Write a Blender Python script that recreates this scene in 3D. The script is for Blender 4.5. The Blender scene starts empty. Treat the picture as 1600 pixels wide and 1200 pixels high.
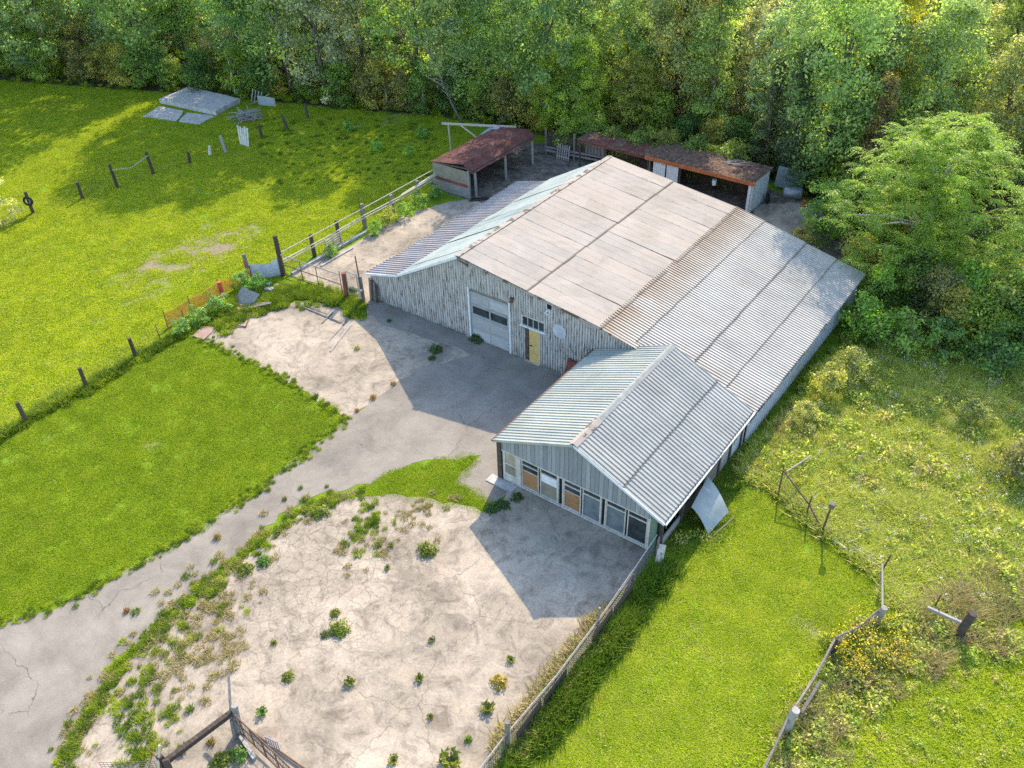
import bpy, math, random
import numpy as np
from mathutils import Matrix, Vector

random.seed(7)
rng = np.random.default_rng(11)
SC = bpy.context.scene
COL = SC.collection
R = math.radians

# ------------------------------------------------------------------ camera
CF, CPITCH, CYAW, CROLL, CH = 1374.75, R(37.38), R(-37.152), R(-1.683), 27.225
_f = Vector((math.sin(CYAW) * math.cos(CPITCH), math.cos(CYAW) * math.cos(CPITCH), -math.sin(CPITCH)))
_r0 = Vector((math.cos(CYAW), -math.sin(CYAW), 0)); _u0 = _r0.cross(_f)
_R = _r0 * math.cos(CROLL) + _u0 * math.sin(CROLL)
_U = -_r0 * math.sin(CROLL) + _u0 * math.cos(CROLL)
cd = bpy.data.cameras.new('camera'); cam = bpy.data.objects.new('camera', cd); COL.objects.link(cam)
cd.sensor_width = 36; cd.lens = CF / 1600 * 36; cd.clip_end = 3000; cd.clip_start = 0.5
m = Matrix((( _R.x, _U.x, -_f.x, 0), (_R.y, _U.y, -_f.y, 0), (_R.z, _U.z, -_f.z, CH), (0, 0, 0, 1)))
cam.matrix_world = m
SC.camera = cam

# ------------------------------------------------------------------ light
SUNX, SUNY = -0.421, 1.28                 # horizontal run towards the sun per metre of height
sun_el = math.atan2(1, math.hypot(SUNX, SUNY)); sun_az = math.atan2(SUNX, SUNY)
w = bpy.data.worlds.new('World'); SC.world = w; w.use_nodes = True
nt = w.node_tree; bg = nt.nodes['Background']
sk = nt.nodes.new('ShaderNodeTexSky'); sk.sky_type = 'NISHITA'; sk.sun_disc = False
sk.sun_elevation = sun_el; sk.sun_rotation = sun_az; sk.air_density = 1.0; sk.dust_density = 1.0
nt.links.new(sk.outputs[0], bg.inputs[0]); bg.inputs[1].default_value = 0.15
sd = bpy.data.lights.new('sun', 'SUN'); so = bpy.data.objects.new('sun', sd); COL.objects.link(so)
sd.energy = 2.5; sd.angle = R(0.55); sd.color = (1.0, 0.82, 0.60)
so.rotation_euler = Vector((SUNX, SUNY, 1)).to_track_quat('Z', 'Y').to_euler()
vs = SC.view_settings
vs.view_transform = 'Standard'; vs.look = 'None'; vs.gamma = 1; vs.use_curve_mapping = False; vs.exposure = 1.85
cy = SC.cycles
cy.use_denoising = False; cy.max_bounces = 7; cy.diffuse_bounces = 4; cy.glossy_bounces = 2
cy.transmission_bounces = 4; cy.transparent_max_bounces = 4; cy.caustics_reflective = False; cy.caustics_refractive = False
cy.sample_clamp_indirect = 6

# ------------------------------------------------------------------ survey helpers: a measured sight line to metres
def sight(u, v): return _f + _R * ((u - 800) / CF) - _U * ((v - 600) / CF)
def G(u, v, z=0.0):
    d = sight(u, v); t = (z - CH) / d.z
    return Vector((d.x * t, d.y * t, z))
def onY(u, v, y):
    d = sight(u, v); t = y / d.y
    return Vector((d.x * t, y, CH + d.z * t))
def pix(P):
    d = Vector(P) - Vector((0, 0, CH)); k = d.dot(_f)
    return 800 + CF * d.dot(_R) / k, 600 - CF * d.dot(_U) / k, k
def pixa(P):
    d = P - np.array([0, 0, CH]); k = d @ np.array(_f)
    return 800 + CF * (d @ np.array(_R)) / k, 600 - CF * (d @ np.array(_U)) / k, k

# ------------------------------------------------------------------ node helpers
def nd(nt, t, ins=None, **props):
    n = nt.nodes.new('ShaderNode' + t)
    for k, v in props.items(): setattr(n, k, v)
    for k, v in (ins or {}).items():
        s = n.inputs[k]
        if isinstance(v, bpy.types.NodeSocket): nt.links.new(v, s)
        else: s.default_value = v
    return n
def c4(c): return (c[0], c[1], c[2], 1.0)
def noise(nt, scale, detail=4, rough=.55, vec=None, dist=0.0):
    i = {'Scale': scale, 'Detail': detail, 'Roughness': rough, 'Distortion': dist}
    if vec is not None: i['Vector'] = vec
    return nd(nt, 'TexNoise', i).outputs['Fac']
def ramp(nt, fac, stops):
    n = nt.nodes.new('ShaderNodeValToRGB'); nt.links.new(fac, n.inputs[0])
    e = n.color_ramp.elements
    while len(e) < len(stops): e.new(0.5)
    for q, (p, c) in zip(e, stops):
        q.position = p; q.color = c4(c) if hasattr(c, '__len__') else (c, c, c, 1)
    return n.outputs[0]
def mix(nt, fac, a, b, blend='MIX'):
    n = nt.nodes.new('ShaderNodeMix'); n.data_type = 'RGBA'; n.blend_type = blend
    for s, v in ((n.inputs[0], fac), (n.inputs[6], a), (n.inputs[7], b)):
        if isinstance(v, bpy.types.NodeSocket): nt.links.new(v, s)
        else: s.default_value = v if not hasattr(v, '__len__') else c4(v)
    return n.outputs[2]
def mth(nt, op, a, b=0.0, clamp=False):
    n = nt.nodes.new('ShaderNodeMath'); n.operation = op; n.use_clamp = clamp
    for s, v in ((n.inputs[0], a), (n.inputs[1], b)):
        if isinstance(v, bpy.types.NodeSocket): nt.links.new(v, s)
        else: s.default_value = v
    return n.outputs[0]
def gpos(nt, scale=(1, 1, 1), obj=False):
    if obj: v = nd(nt, 'TexCoord').outputs['Object']
    else: v = nd(nt, 'NewGeometry').outputs['Position']
    if scale == (1, 1, 1): return v
    return nd(nt, 'Mapping', {'Vector': v, 'Scale': scale}).outputs[0]
def attr(nt, name): return nd(nt, 'Attribute', attribute_name=name).outputs['Fac']
MATS = {}
def material(name, fn):
    m = bpy.data.materials.new(name); m.use_nodes = True
    nt = m.node_tree; nt.nodes.clear()
    out = nt.nodes.new('ShaderNodeOutputMaterial')
    sh = fn(nt)
    nt.links.new(sh.outputs[0] if hasattr(sh, 'outputs') else sh, out.inputs[0])
    MATS[name] = m
    return m
def princ(nt, col, rough=.8, metal=0.0, bump=None, bstr=.3, bdist=.02, spec=.3):
    i = {'Base Color': col if isinstance(col, bpy.types.NodeSocket) else c4(col), 'Roughness': rough, 'Metallic': metal, 'Specular IOR Level': spec}
    if bump is not None:
        i['Normal'] = nd(nt, 'Bump', {'Height': bump, 'Strength': bstr, 'Distance': bdist}).outputs[0]
    return nd(nt, 'BsdfPrincipled', i)
def orand(nt): return nd(nt, 'ObjectInfo').outputs['Random']

# --- ground and grass
def m_ground(nt):
    p = gpos(nt)
    g = ramp(nt, noise(nt, 1.6, 6, .65, p), [(.3, (.095, .165, .009)), (.55, (.14, .23, .012)), (.75, (.195, .27, .022))])
    d = ramp(nt, noise(nt, 5, 6, .7, p), [(.3, (.16, .125, .08)), (.7, (.30, .25, .17))])
    c = mix(nt, attr(nt, 'dirt'), g, d)
    dr = ramp(nt, noise(nt, 3, 5, .7, p), [(.3, (.15, .19, .03)), (.7, (.27, .28, .08))])
    c = mix(nt, attr(nt, 'dry'), c, dr)
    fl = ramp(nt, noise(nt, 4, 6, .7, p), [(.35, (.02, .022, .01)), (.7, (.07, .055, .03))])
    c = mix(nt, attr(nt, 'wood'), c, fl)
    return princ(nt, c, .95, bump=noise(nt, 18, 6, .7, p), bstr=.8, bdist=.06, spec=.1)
def grass_mat(lo, mid, hi, straw, straw_amt, trans=.35):
    def f(nt):
        p = gpos(nt)
        c = ramp(nt, noise(nt, .8, 6, .72, p), [(.3, lo), (.5, mid), (.68, hi)])
        c = mix(nt, ramp(nt, noise(nt, .22, 5, .65, p, .5), [(.44, 0.0), (.66, .4)]), c, tuple(q * .85 + .01 for q in lo))
        c = mix(nt, mth(nt, 'MULTIPLY', orand(nt), .3), c, lo)
        t = attr(nt, 'tint')
        c = mix(nt, ramp(nt, t, [(1 - straw_amt - .02, 0.0), (1 - straw_amt + .02, 1.0)]), c, straw)
        c = mix(nt, 1.0, c, ramp(nt, mth(nt, 'FRACT', mth(nt, 'MULTIPLY', t, 7.3)), [(0, .8), (1, 1.15)]), 'MULTIPLY')
        gn = nd(nt, 'NewGeometry').outputs['Normal']
        nn = nd(nt, 'VectorMath', {0: gn, 'Scale': .55}, operation='SCALE').outputs[0]
        nn = nd(nt, 'VectorMath', {0: nd(nt, 'VectorMath', {0: nn, 1: (0, .1, .8)}, operation='ADD').outputs[0]}, operation='NORMALIZE').outputs[0]
        a = nd(nt, 'BsdfDiffuse', {'Color': c, 'Normal': nn}); b = nd(nt, 'BsdfTranslucent', {'Color': c})
        s = nd(nt, 'MixShader', {0: trans, 1: a.outputs[0], 2: b.outputs[0]})
        return s
    return f
def m_leaf(nt, cols=None):
    oi = nd(nt, 'ObjectInfo'); t = attr(nt, 'tint')
    k = ramp(nt, t, [(0, (.42, .48, .45)), (.45, (.92, .95, .92)), (.75, (1.25, 1.2, 1.0)), (1, (1.9, 1.75, 1.25))])  # random tones spread wide, painting dark gaps and bright highlights into the leaves
    c = mix(nt, 1.0, oi.outputs['Color'] if cols is None else ramp(nt, oi.outputs['Random'], cols), k, 'MULTIPLY')
    a = nd(nt, 'BsdfDiffuse', {'Color': c}); b = nd(nt, 'BsdfTranslucent', {'Color': mix(nt, 1.0, c, (1.06, 1.12, .6), 'MULTIPLY')})
    s = nd(nt, 'MixShader', {0: .56, 1: a.outputs[0], 2: b.outputs[0]})
    g = nd(nt, 'BsdfGlossy', {'Color': (1, 1, 1, 1), 'Roughness': .45})
    return nd(nt, 'MixShader', {0: .02, 1: s.outputs[0], 2: g.outputs[0]})
def m_bark(nt):
    p = gpos(nt, (6, 6, 1.2))
    n = noise(nt, 2.5, 6, .7, p)
    return princ(nt, ramp(nt, n, [(.3, (.05, .042, .034)), (.7, (.19, .17, .145))]), .95, bump=n, bstr=.7, bdist=.04)
def m_pale_bark(nt):
    n = noise(nt, 2.5, 6, .7, gpos(nt, (6, 6, 2)))
    return princ(nt, ramp(nt, n, [(.3, (.22, .2, .18)), (.7, (.5, .47, .43))]), .9, bump=n, bstr=.5, bdist=.03)

# --- hard surfaces
def crack_lines(nt, p, scale, width, warp=.35):
    wv = nd(nt, 'TexNoise', {'Vector': p, 'Scale': scale * 1.7, 'Detail': 5.0, 'Roughness': .6}).outputs['Color']
    v = nd(nt, 'VectorMath', {0: wv, 1: (-.5, -.5, -.5)}, operation='ADD').outputs[0]
    v = nd(nt, 'VectorMath', {0: v, 'Scale': warp / scale * 1.6}, operation='SCALE').outputs[0]
    v = nd(nt, 'VectorMath', {0: p, 1: v}, operation='ADD').outputs[0]
    e = nd(nt, 'TexVoronoi', {'Vector': v, 'Scale': scale}, feature='DISTANCE_TO_EDGE', voronoi_dimensions='2D').outputs['Distance']
    return ramp(nt, mth(nt, 'DIVIDE', e, width * scale), [(.35, 1.0), (1.0, 0.0)])
def m_yard(nt):
    p = gpos(nt)
    base = ramp(nt, noise(nt, .35, 6, .62, p, .6), [(.3, (.19, .167, .132)), (.46, (.297, .258, .202)), (.6, (.38, .33, .26)), (.75, (.445, .393, .315))])
    st = ramp(nt, noise(nt, 1.1, 8, .72, p, 1.2), [(.36, (.50, .48, .45)), (.5, (.94, .94, .94)), (.66, (1.15, 1.1, 1.03))])
    c = mix(nt, .8, base, st, 'MULTIPLY')
    c = mix(nt, ramp(nt, noise(nt, .8, 5, .6, p), [(.58, 0.0), (.75, .35)]), c, (.42, .29, .22))
    fine = ramp(nt, noise(nt, 14, 8, .8, p), [(.34, .6), (.62, 1.15)])
    c = mix(nt, .75, c, fine, 'MULTIPLY')
    c1 = mth(nt, 'MULTIPLY', crack_lines(nt, p, .42, .02), ramp(nt, noise(nt, .3, 2, .5, p), [(.42, 0.0), (.52, 1.0)]))
    c2 = mth(nt, 'MULTIPLY', crack_lines(nt, p, 2.1, .016, .5), attr(nt, 'craze'))
    ck = mth(nt, 'MAXIMUM', mth(nt, 'MULTIPLY', c1, .55), mth(nt, 'MULTIPLY', c2, .55))
    pale = mth(nt, 'MULTIPLY', crack_lines(nt, nd(nt, 'VectorMath', {0: p, 1: (31.7, 4.3, 0)}, operation='ADD').outputs[0], .3, .07), ramp(nt, noise(nt, .45, 3, .6, p), [(.48, 0.0), (.62, .5)]))
    c = mix(nt, mth(nt, 'MULTIPLY', pale, .45), c, (.52, .47, .40))
    c = mix(nt, ck, c, (.11, .085, .06))
    h = mth(nt, 'SUBTRACT', mth(nt, 'MULTIPLY', noise(nt, 30, 5, .7, p), .3), ck)
    return princ(nt, c, .9, bump=h, bstr=.5, bdist=.02, spec=.2)
def m_asphalt(nt):
    p = gpos(nt)
    base = ramp(nt, noise(nt, .5, 7, .68, p, .4), [(.3, (.15, .136, .113)), (.5, (.215, .195, .163)), (.72, (.275, .254, .215))])
    c = mix(nt, .7, base, ramp(nt, noise(nt, 26, 6, .8, p), [(.3, .62), (.68, 1.25)]), 'MULTIPLY')
    c = mix(nt, ramp(nt, noise(nt, 2.2, 6, .75, p), [(.6, 0.0), (.75, .25)]), c, (.34, .31, .27))
    ck = mth(nt, 'MULTIPLY', crack_lines(nt, p, .28, .022), ramp(nt, noise(nt, .4, 2, .5, p), [(.5, 0.0), (.58, .7)]))
    c = mix(nt, ck, c, (.05, .045, .035))
    h = mth(nt, 'SUBTRACT', noise(nt, 40, 4, .7, p), ck)
    return princ(nt, c, .93, bump=h, bstr=.45, bdist=.02, spec=.2)
def m_mud(nt):
    p = gpos(nt)
    n = noise(nt, 1.3, 8, .72, p, .5)
    return princ(nt, ramp(nt, n, [(.3, (.05, .042, .034)), (.5, (.13, .112, .092)), (.7, (.27, .24, .20))]), .95, bump=n, bstr=.7, bdist=.12, spec=.1)
def m_cement(nt):
    n = noise(nt, 2.5, 7, .7, gpos(nt), .5)
    return princ(nt, ramp(nt, n, [(.3, (.22, .21, .20)), (.55, (.40, .385, .36)), (.75, (.5, .48, .45))]), .92, bump=n, bstr=.3, bdist=.02, spec=.2)

# --- sheet metal.  uv: x across the sheet, y down the slope
def sheet_mat(cols, stain=(.25, .19, .13), top_stain=0.0, edge=0.3, rough=.5, metal=.0, spec=.4, specks=0.0, patch=False):
    def f(nt):
        uv = nd(nt, 'TexCoord').outputs['UV']; p = gpos(nt)
        r = orand(nt)
        sx = nd(nt, 'SeparateXYZ', {0: uv}); u, v = sx.outputs[0], sx.outputs[1]
        n = noise(nt, .55, 6, .65, p)
        c = ramp(nt, n, [(.3, cols[0]), (.5, cols[1]), (.7, cols[2])])
        c = mix(nt, .9, c, ramp(nt, r, [(0, (.91, .92, .93)), (.5, (1, 1, 1)), (1, (1.05, 1.03, 1.01))]), 'MULTIPLY')
        if patch:
            pt_ = noise(nt, .3, 5, .55, p, .8)
            c = mix(nt, 1.0, c, ramp(nt, pt_, [(.44, (.97, .985, .99)), (.455, (1.06, 1.03, 1.02)), (.56, (1.05, 1.03, 1.02)), (.57, (.95, .945, .92))]), 'MULTIPLY')
        mp = nd(nt, 'Mapping', {'Vector': p, 'Scale': (.35, 5.0, .35)}).outputs[0]
        stk = noise(nt, 2.2, 6, .7, mp)
        c = mix(nt, ramp(nt, stk, [(.52, 0.0), (.78, .45)]), c, tuple(x * .62 for x in cols[0]))
        if top_stain:
            g = mth(nt, 'SUBTRACT', 1.15, mth(nt, 'MULTIPLY', v, .95), True)
            mp2 = nd(nt, 'Mapping', {'Vector': p, 'Scale': (.25, 9.0, .25)}).outputs[0]
            a = mth(nt, 'MULTIPLY', g, ramp(nt, noise(nt, 2.0, 5, .7, mp2), [(.3, .15), (.52, 1.0)]))
            a = mth(nt, 'MULTIPLY', a, ramp(nt, noise(nt, .5, 3, .5, p), [(.3, .45), (.5, 1.0)]))
            c = mix(nt, mth(nt, 'MULTIPLY', a, top_stain), c, stain)
        # laps: dark grime close to the sheet's lower and side edge
        e1 = ramp(nt, v, [(.968, 0.0), (.99, 1.0)])
        e2 = ramp(nt, u, [(.025, 1.0), (.05, 0.0)])
        br = ramp(nt, noise(nt, 1.6, 5, .7, p), [(.52, 0.0), (.57, 1.0)])
        c = mix(nt, mth(nt, 'MULTIPLY', mth(nt, 'MAXIMUM', e1, mth(nt, 'MULTIPLY', e2, br)), edge), c, (.07, .05, .035))
        if specks:
            k = ramp(nt, noise(nt, 7, 4, .8, p), [(.62, 0.0), (.7, specks)])
            c = mix(nt, k, c, (.16, .11, .075))
        return princ(nt, c, rough, metal, bump=noise(nt, 1.4, 3, .5, p), bstr=.25, bdist=.05, spec=spec)
    return f
def m_wall_tin(nt):
    p = gpos(nt)
    st = nd(nt, 'Mapping', {'Vector': p, 'Scale': (12.0, 12.0, 1.5)}).outputs[0]
    a = noise(nt, 1.1, 7, .72, st)
    c = ramp(nt, a, [(.34, (.055, .045, .04)), (.41, (.18, .16, .14)), (.47, (.38, .36, .33)), (.7, (.54, .52, .485))])
    ru = ramp(nt, noise(nt, .9, 5, .7, nd(nt, 'Mapping', {'Vector': p, 'Scale': (2.4, 2.4, .6)}).outputs[0]), [(.56, 0.0), (.72, .6)])
    c = mix(nt, ru, c, (.27, .20, .17))
    z = nd(nt, 'SeparateXYZ', {0: p}).outputs[2]
    gr = mth(nt, 'MULTIPLY', ramp(nt, z, [(.0, .8), (.5, 0.0)]), ramp(nt, noise(nt, 3, 5, .7, p), [(.4, 0.0), (.6, 1.0)]))
    c = mix(nt, gr, c, (.13, .12, .10))
    return princ(nt, c, .75, bump=a, bstr=.15, bdist=.02)
def wood_mat(cols, sc=(1.2, 9, 9), rough=.9):
    def f(nt):
        p = gpos(nt, sc, obj=True)
        n = noise(nt, 2.0, 7, .7, p)
        c = ramp(nt, n, [(.3, cols[0]), (.52, cols[1]), (.75, cols[2])])
        c = mix(nt, .8, c, ramp(nt, orand(nt), [(0, .72), (1, 1.15)]), 'MULTIPLY')
        return princ(nt, c, rough, bump=n, bstr=.4, bdist=.01, spec=.2)
    return f
def plain(col, rough=.7, var=.25, metal=0.0, sc=3.0, spec=.3):
    def f(nt):
        n = noise(nt, sc, 6, .7, gpos(nt))
        c = mix(nt, 1.0, col, ramp(nt, n, [(.3, 1 - var), (.7, 1 + var * .6)]), 'MULTIPLY')
        return princ(nt, c, rough, metal, bump=n, bstr=.15, bdist=.01, spec=spec)
    return f
def m_glass(nt):
    p = gpos(nt)
    c = ramp(nt, noise(nt, 2.2, 5, .6, p), [(.3, (.012, .016, .018)), (.7, (.05, .06, .062))])
    return princ(nt, c, ramp(nt, noise(nt, 5, 4, .6, p), [(.3, .08), (.7, .3)]), spec=.5)
def m_dusty_glass(nt):
    p = gpos(nt)
    c = ramp(nt, noise(nt, 1.6, 6, .65, p), [(.3, (.07, .085, .09)), (.7, (.17, .20, .205))])
    return princ(nt, c, .35, spec=.5)
def m_rust_roof(nt):
    p = gpos(nt); n = noise(nt, .9, 7, .7, p)
    c = ramp(nt, n, [(.3, (.05, .02, .016)), (.5, (.11, .038, .03)), (.66, (.16, .07, .055)), (.8, (.34, .27, .25))])
    return princ(nt, c, .8, bump=n, bstr=.2, bdist=.02)
def m_litter_roof(nt):
    p = gpos(nt); n = noise(nt, 3.5, 7, .8, p)
    c = ramp(nt, n, [(.3, (.035, .022, .018)), (.5, (.10, .062, .045)), (.64, (.24, .15, .10)), (.8, (.45, .36, .27))])
    return princ(nt, c, .95, bump=n, bstr=.8, bdist=.06)

for n_, f_ in dict(
    ground=m_ground, leaf=m_leaf, meadow_leaf=lambda nt: m_leaf(nt, [(0, (.30, .42, .07)), (.35, (.40, .48, .08)), (.7, (.50, .50, .12)), (.9, (.52, .44, .18)), (1, (.46, .52, .14))]), white_flower=plain((.62, .60, .50), .9, .3), bark=m_bark, pale_bark=m_pale_bark, yard=m_yard, asphalt=m_asphalt, mud=m_mud, cement=m_cement,
    paddock=grass_mat((.27, .385, .016), (.42, .53, .022), (.565, .635, .035), (.62, .54, .17), .08),
    lawn=grass_mat((.17, .275, .014), (.265, .385, .02), (.36, .45, .03), (.52, .47, .14), .04),
    sward=grass_mat((.245, .36, .018), (.375, .485, .026), (.50, .565, .045), (.62, .54, .2), .07),
    meadow=grass_mat((.38, .48, .05), (.50, .58, .075), (.60, .62, .12), (.66, .58, .28), .14),
    scrub=grass_mat((.32, .33, .08), (.42, .39, .13), (.50, .43, .18), (.56, .43, .24), .4),
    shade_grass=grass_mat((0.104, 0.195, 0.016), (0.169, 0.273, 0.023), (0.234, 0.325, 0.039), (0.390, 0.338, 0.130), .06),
    cream=sheet_mat(((.255, .232, .20), (.29, .266, .234), (.32, .296, .262)), edge=.8, rough=.8, spec=.12, specks=.6, patch=True),
    galv=sheet_mat(((.30, .29, .255), (.37, .355, .315), (.43, .415, .365)), edge=.7, rough=.65, spec=.25, specks=.1),
    galv_stain=sheet_mat(((.31, .295, .255), (.37, .355, .315), (.43, .415, .365)), stain=(.17, .12, .075), top_stain=.95, edge=.5, rough=.6, spec=.3),
    lilac=sheet_mat(((.26, .26, .235), (.315, .315, .285), (.365, .36, .33)), edge=.7, rough=.65, spec=.25, specks=.08),
    pale=sheet_mat(((.255, .28, .245), (.31, .332, .295), (.35, .37, .33)), edge=.3, rough=.55, spec=.3),
    teal=sheet_mat(((.24, .29, .275), (.32, .37, .35), (.40, .44, .42)), edge=.35, rough=.5, spec=.35),
    lean=sheet_mat(((.27, .25, .245), (.33, .305, .295), (.39, .365, .355)), edge=.5, rough=.6, spec=.3, specks=.3),
    wall_tin=m_wall_tin, side_tin=plain((.43, .45, .48), .6, .25), gable=wood_mat(((.215, .225, .225), (.26, .27, .27), (.30, .31, .31)), (9, 9, 1.2), .7),
    old_wood=wood_mat(((.10, .088, .075), (.20, .18, .155), (.33, .30, .265))), grey_wood=wood_mat(((.16, .15, .14), (.30, .285, .265), (.42, .405, .38))),
    dark_wood=wood_mat(((.035, .028, .022), (.075, .06, .048), (.14, .115, .095))), pale_wood=wood_mat(((.36, .31, .24), (.5, .44, .35), (.6, .55, .46))),
    ply=wood_mat(((.20, .10, .045), (.29, .155, .07), (.36, .21, .11)), (2, 2, 6)), dark_ply=wood_mat(((.05, .028, .02), (.10, .055, .035), (.15, .09, .06)), (2, 2, 6)),
    door_yellow=wood_mat(((.48, .32, .10), (.60, .43, .16), (.66, .5, .22)), (3, 3, 2)), frame=plain((.46, .43, .37), .7, .3), white=plain((.62, .64, .64), .6, .2),
    white_sheet=plain((.27, .305, .30), .6, .2, sc=1.4), glass=m_glass, dusty=m_dusty_glass, screen=plain((.34, .30, .21), .9, .3), black=plain((.012, .012, .012), .9, .3),
    rust_roof=m_rust_roof, litter_roof=m_litter_roof, orange_paint=plain((.42, .135, .05), .7, .35), khaki=plain((.22, .20, .15), .8, .3), rust_red=plain((.19, .06, .045), .85, .4),
    rust=plain((.13, .075, .05), .85, .45, sc=9), wire=plain((.14, .135, .125), .5, .3, .4), rubber=plain((.02, .02, .021), .7, .3), orange_net=plain((.62, .22, .06), .7, .3),
    green_paint=plain((.12, .185, .13), .6, .3), teal_panel=plain((.10, .26, .24), .6, .4), brick_red=plain((.29, .20, .165), .9, .3), garage=wood_mat(((.26, .265, .26), (.34, .345, .34), (.42, .42, .415)), (1.2, 1.2, 7), .7),
    steel=plain((.28, .30, .32), .45, .3, .5), marker_red=plain((.45, .07, .05), .6, .3), yellow_flower=plain((.62, .44, .02), .8, .3), cap_grey=plain((.25, .265, .25), .7, .3), old_white=plain((.56, .53, .48), .85, .35),
).items(): material(n_, f_)
def M(n): return MATS[n]

# ------------------------------------------------------------------ mesh helpers
class MB:
    def __init__(s): s.v = []; s.f = []; s.uv = None
    def add(s, vs, fs):
        b = len(s.v); s.v.extend(tuple(x) for x in vs); s.f.extend(tuple(i + b for i in f) for f in fs); return s
    def box(s, a, b):
        x0, y0, z0 = a; x1, y1, z1 = b
        return s.add([(x0, y0, z0), (x1, y0, z0), (x1, y1, z0), (x0, y1, z0), (x0, y0, z1), (x1, y0, z1), (x1, y1, z1), (x0, y1, z1)],
                     [(0, 3, 2, 1), (4, 5, 6, 7), (0, 1, 5, 4), (1, 2, 6, 5), (2, 3, 7, 6), (3, 0, 4, 7)])
    def bar(s, p, q, w, h, up=(0, 0, 1), taper=1.0):
        p = Vector(p); q = Vector(q); d = (q - p).normalized(); u = Vector(up)
        sd = d.cross(u)
        if sd.length < 1e-3: sd = d.cross(Vector((1, 0, 0)))
        sd.normalize(); u = sd.cross(d)
        vs = []
        for c, k in ((p, 1.0), (q, taper)):
            for a, b in ((-1, -1), (1, -1), (1, 1), (-1, 1)): vs.append(c + sd * (a * w / 2 * k) + u * (b * h / 2 * k))
        return s.add(vs, [(0, 1, 2, 3)[::-1], (4, 5, 6, 7), (0, 1, 5, 4), (1, 2, 6, 5), (2, 3, 7, 6), (3, 0, 4, 7)])
    def tube(s, pts, rs, n=8, cap=True):
        pts = [Vector(p) for p in pts]
        if not hasattr(rs, '__len__'): rs = [rs] * len(pts)
        b = len(s.v); prev = None
        for i, p in enumerate(pts):
            d = (pts[min(i + 1, len(pts) - 1)] - pts[max(i - 1, 0)]).normalized()
            a = prev if prev is not None else (Vector((1, 0, 0)) if abs(d.x) < .8 else Vector((0, 1, 0)))
            a = (a - d * a.dot(d)).normalized(); prev = a; c = d.cross(a)
            for k in range(n):
                t = 2 * math.pi * k / n; s.v.append(tuple(p + (a * math.cos(t) + c * math.sin(t)) * rs[i]))
        for i in range(len(pts) - 1):
            for k in range(n):
                k2 = (k + 1) % n; s.f.append((b + i * n + k, b + i * n + k2, b + (i + 1) * n + k2, b + (i + 1) * n + k))
        if cap:
            s.f.append(tuple(b + k for k in range(n))[::-1]); e = b + (len(pts) - 1) * n; s.f.append(tuple(e + k for k in range(n)))
        return s
    def prism(s, poly, z0, z1):
        n = len(poly); vs = [(p[0], p[1], z0) for p in poly] + [(p[0], p[1], z1) for p in poly]
        return s.add(vs, [tuple(range(n))[::-1], tuple(range(n, 2 * n))] + [(i, (i + 1) % n, n + (i + 1) % n, n + i) for i in range(n)])
    def torus(s, c, ax, R0, r, n=20, k=8):
        c = Vector(c); ax = Vector(ax).normalized(); a = ax.orthogonal().normalized(); b = ax.cross(a); o = len(s.v)
        for i in range(n):
            t = 2 * math.pi * i / n; d = a * math.cos(t) + b * math.sin(t)
            for j in range(k):
                q = 2 * math.pi * j / k; s.v.append(tuple(c + d * (R0 + r * math.cos(q)) + ax * (r * math.sin(q))))
        for i in range(n):
            for j in range(k):
                i2 = (i + 1) % n; j2 = (j + 1) % k
                s.f.append((o + i * k + j, o + i2 * k + j, o + i2 * k + j2, o + i * k + j2))
        return s
    def mesh(s, name, mat, smooth=False):
        me = bpy.data.meshes.new(name); me.from_pydata(s.v, [], s.f); me.materials.append(M(mat) if isinstance(mat, str) else mat)
        if s.uv is not None:
            ul = me.uv_layers.new(name='UVMap')
            li = np.empty(len(me.loops), dtype=np.int32); me.loops.foreach_get('vertex_index', li)
            ul.data.foreach_set('uv', np.asarray(s.uv, dtype=np.float32)[li].ravel())
        if smooth: me.polygons.foreach_set('use_smooth', [True] * len(me.polygons))
        me.update(); return me
    def build(s, name, mat, parent=None, smooth=False, at=None):
        if at is not None:
            at = Vector(at); s.v = [(v[0] - at.x, v[1] - at.y, v[2] - at.z) for v in s.v]
        o = put(name, s.mesh(name, mat, smooth), parent)
        if at is not None: o.location = at
        if parent is not None and at is None and parent.type == 'EMPTY': o.matrix_parent_inverse = Matrix.Identity(4)
        return o
def put(name, me, parent=None):
    o = bpy.data.objects.new(name, me); COL.objects.link(o)
    if parent is not None: o.parent = parent
    return o
def tag(o, label=None, cat=None, group=None, kind=None):
    for k, v in (('label', label), ('category', cat), ('group', group), ('kind', kind)):
        if v: o[k] = v
    return o
def thing(name, label, cat, loc=(0, 0, 0), group=None, rz=0):
    o = bpy.data.objects.new(name, None); COL.objects.link(o); o.location = loc; o.rotation_euler.z = rz; o.empty_display_size = .3
    return tag(o, label, cat, group)
class T:
    """thing built in world coordinates: parts are shifted to the root at its base"""
    def __init__(s, name, label, cat, base, group=None): s.o = thing(name, label, cat, base, group); s.b = Vector(base)
    def part(s, name, mb, mat, parent=None, smooth=False):
        o = Vector(s.b)
        mb.v = [(v[0] - o.x, v[1] - o.y, v[2] - o.z) for v in mb.v]
        return put(name, mb.mesh(name, mat, smooth), parent or s.o)
    def copy(s, src, off):
        c = src.copy(); COL.objects.link(c); c.location = Vector(off); return c

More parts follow.
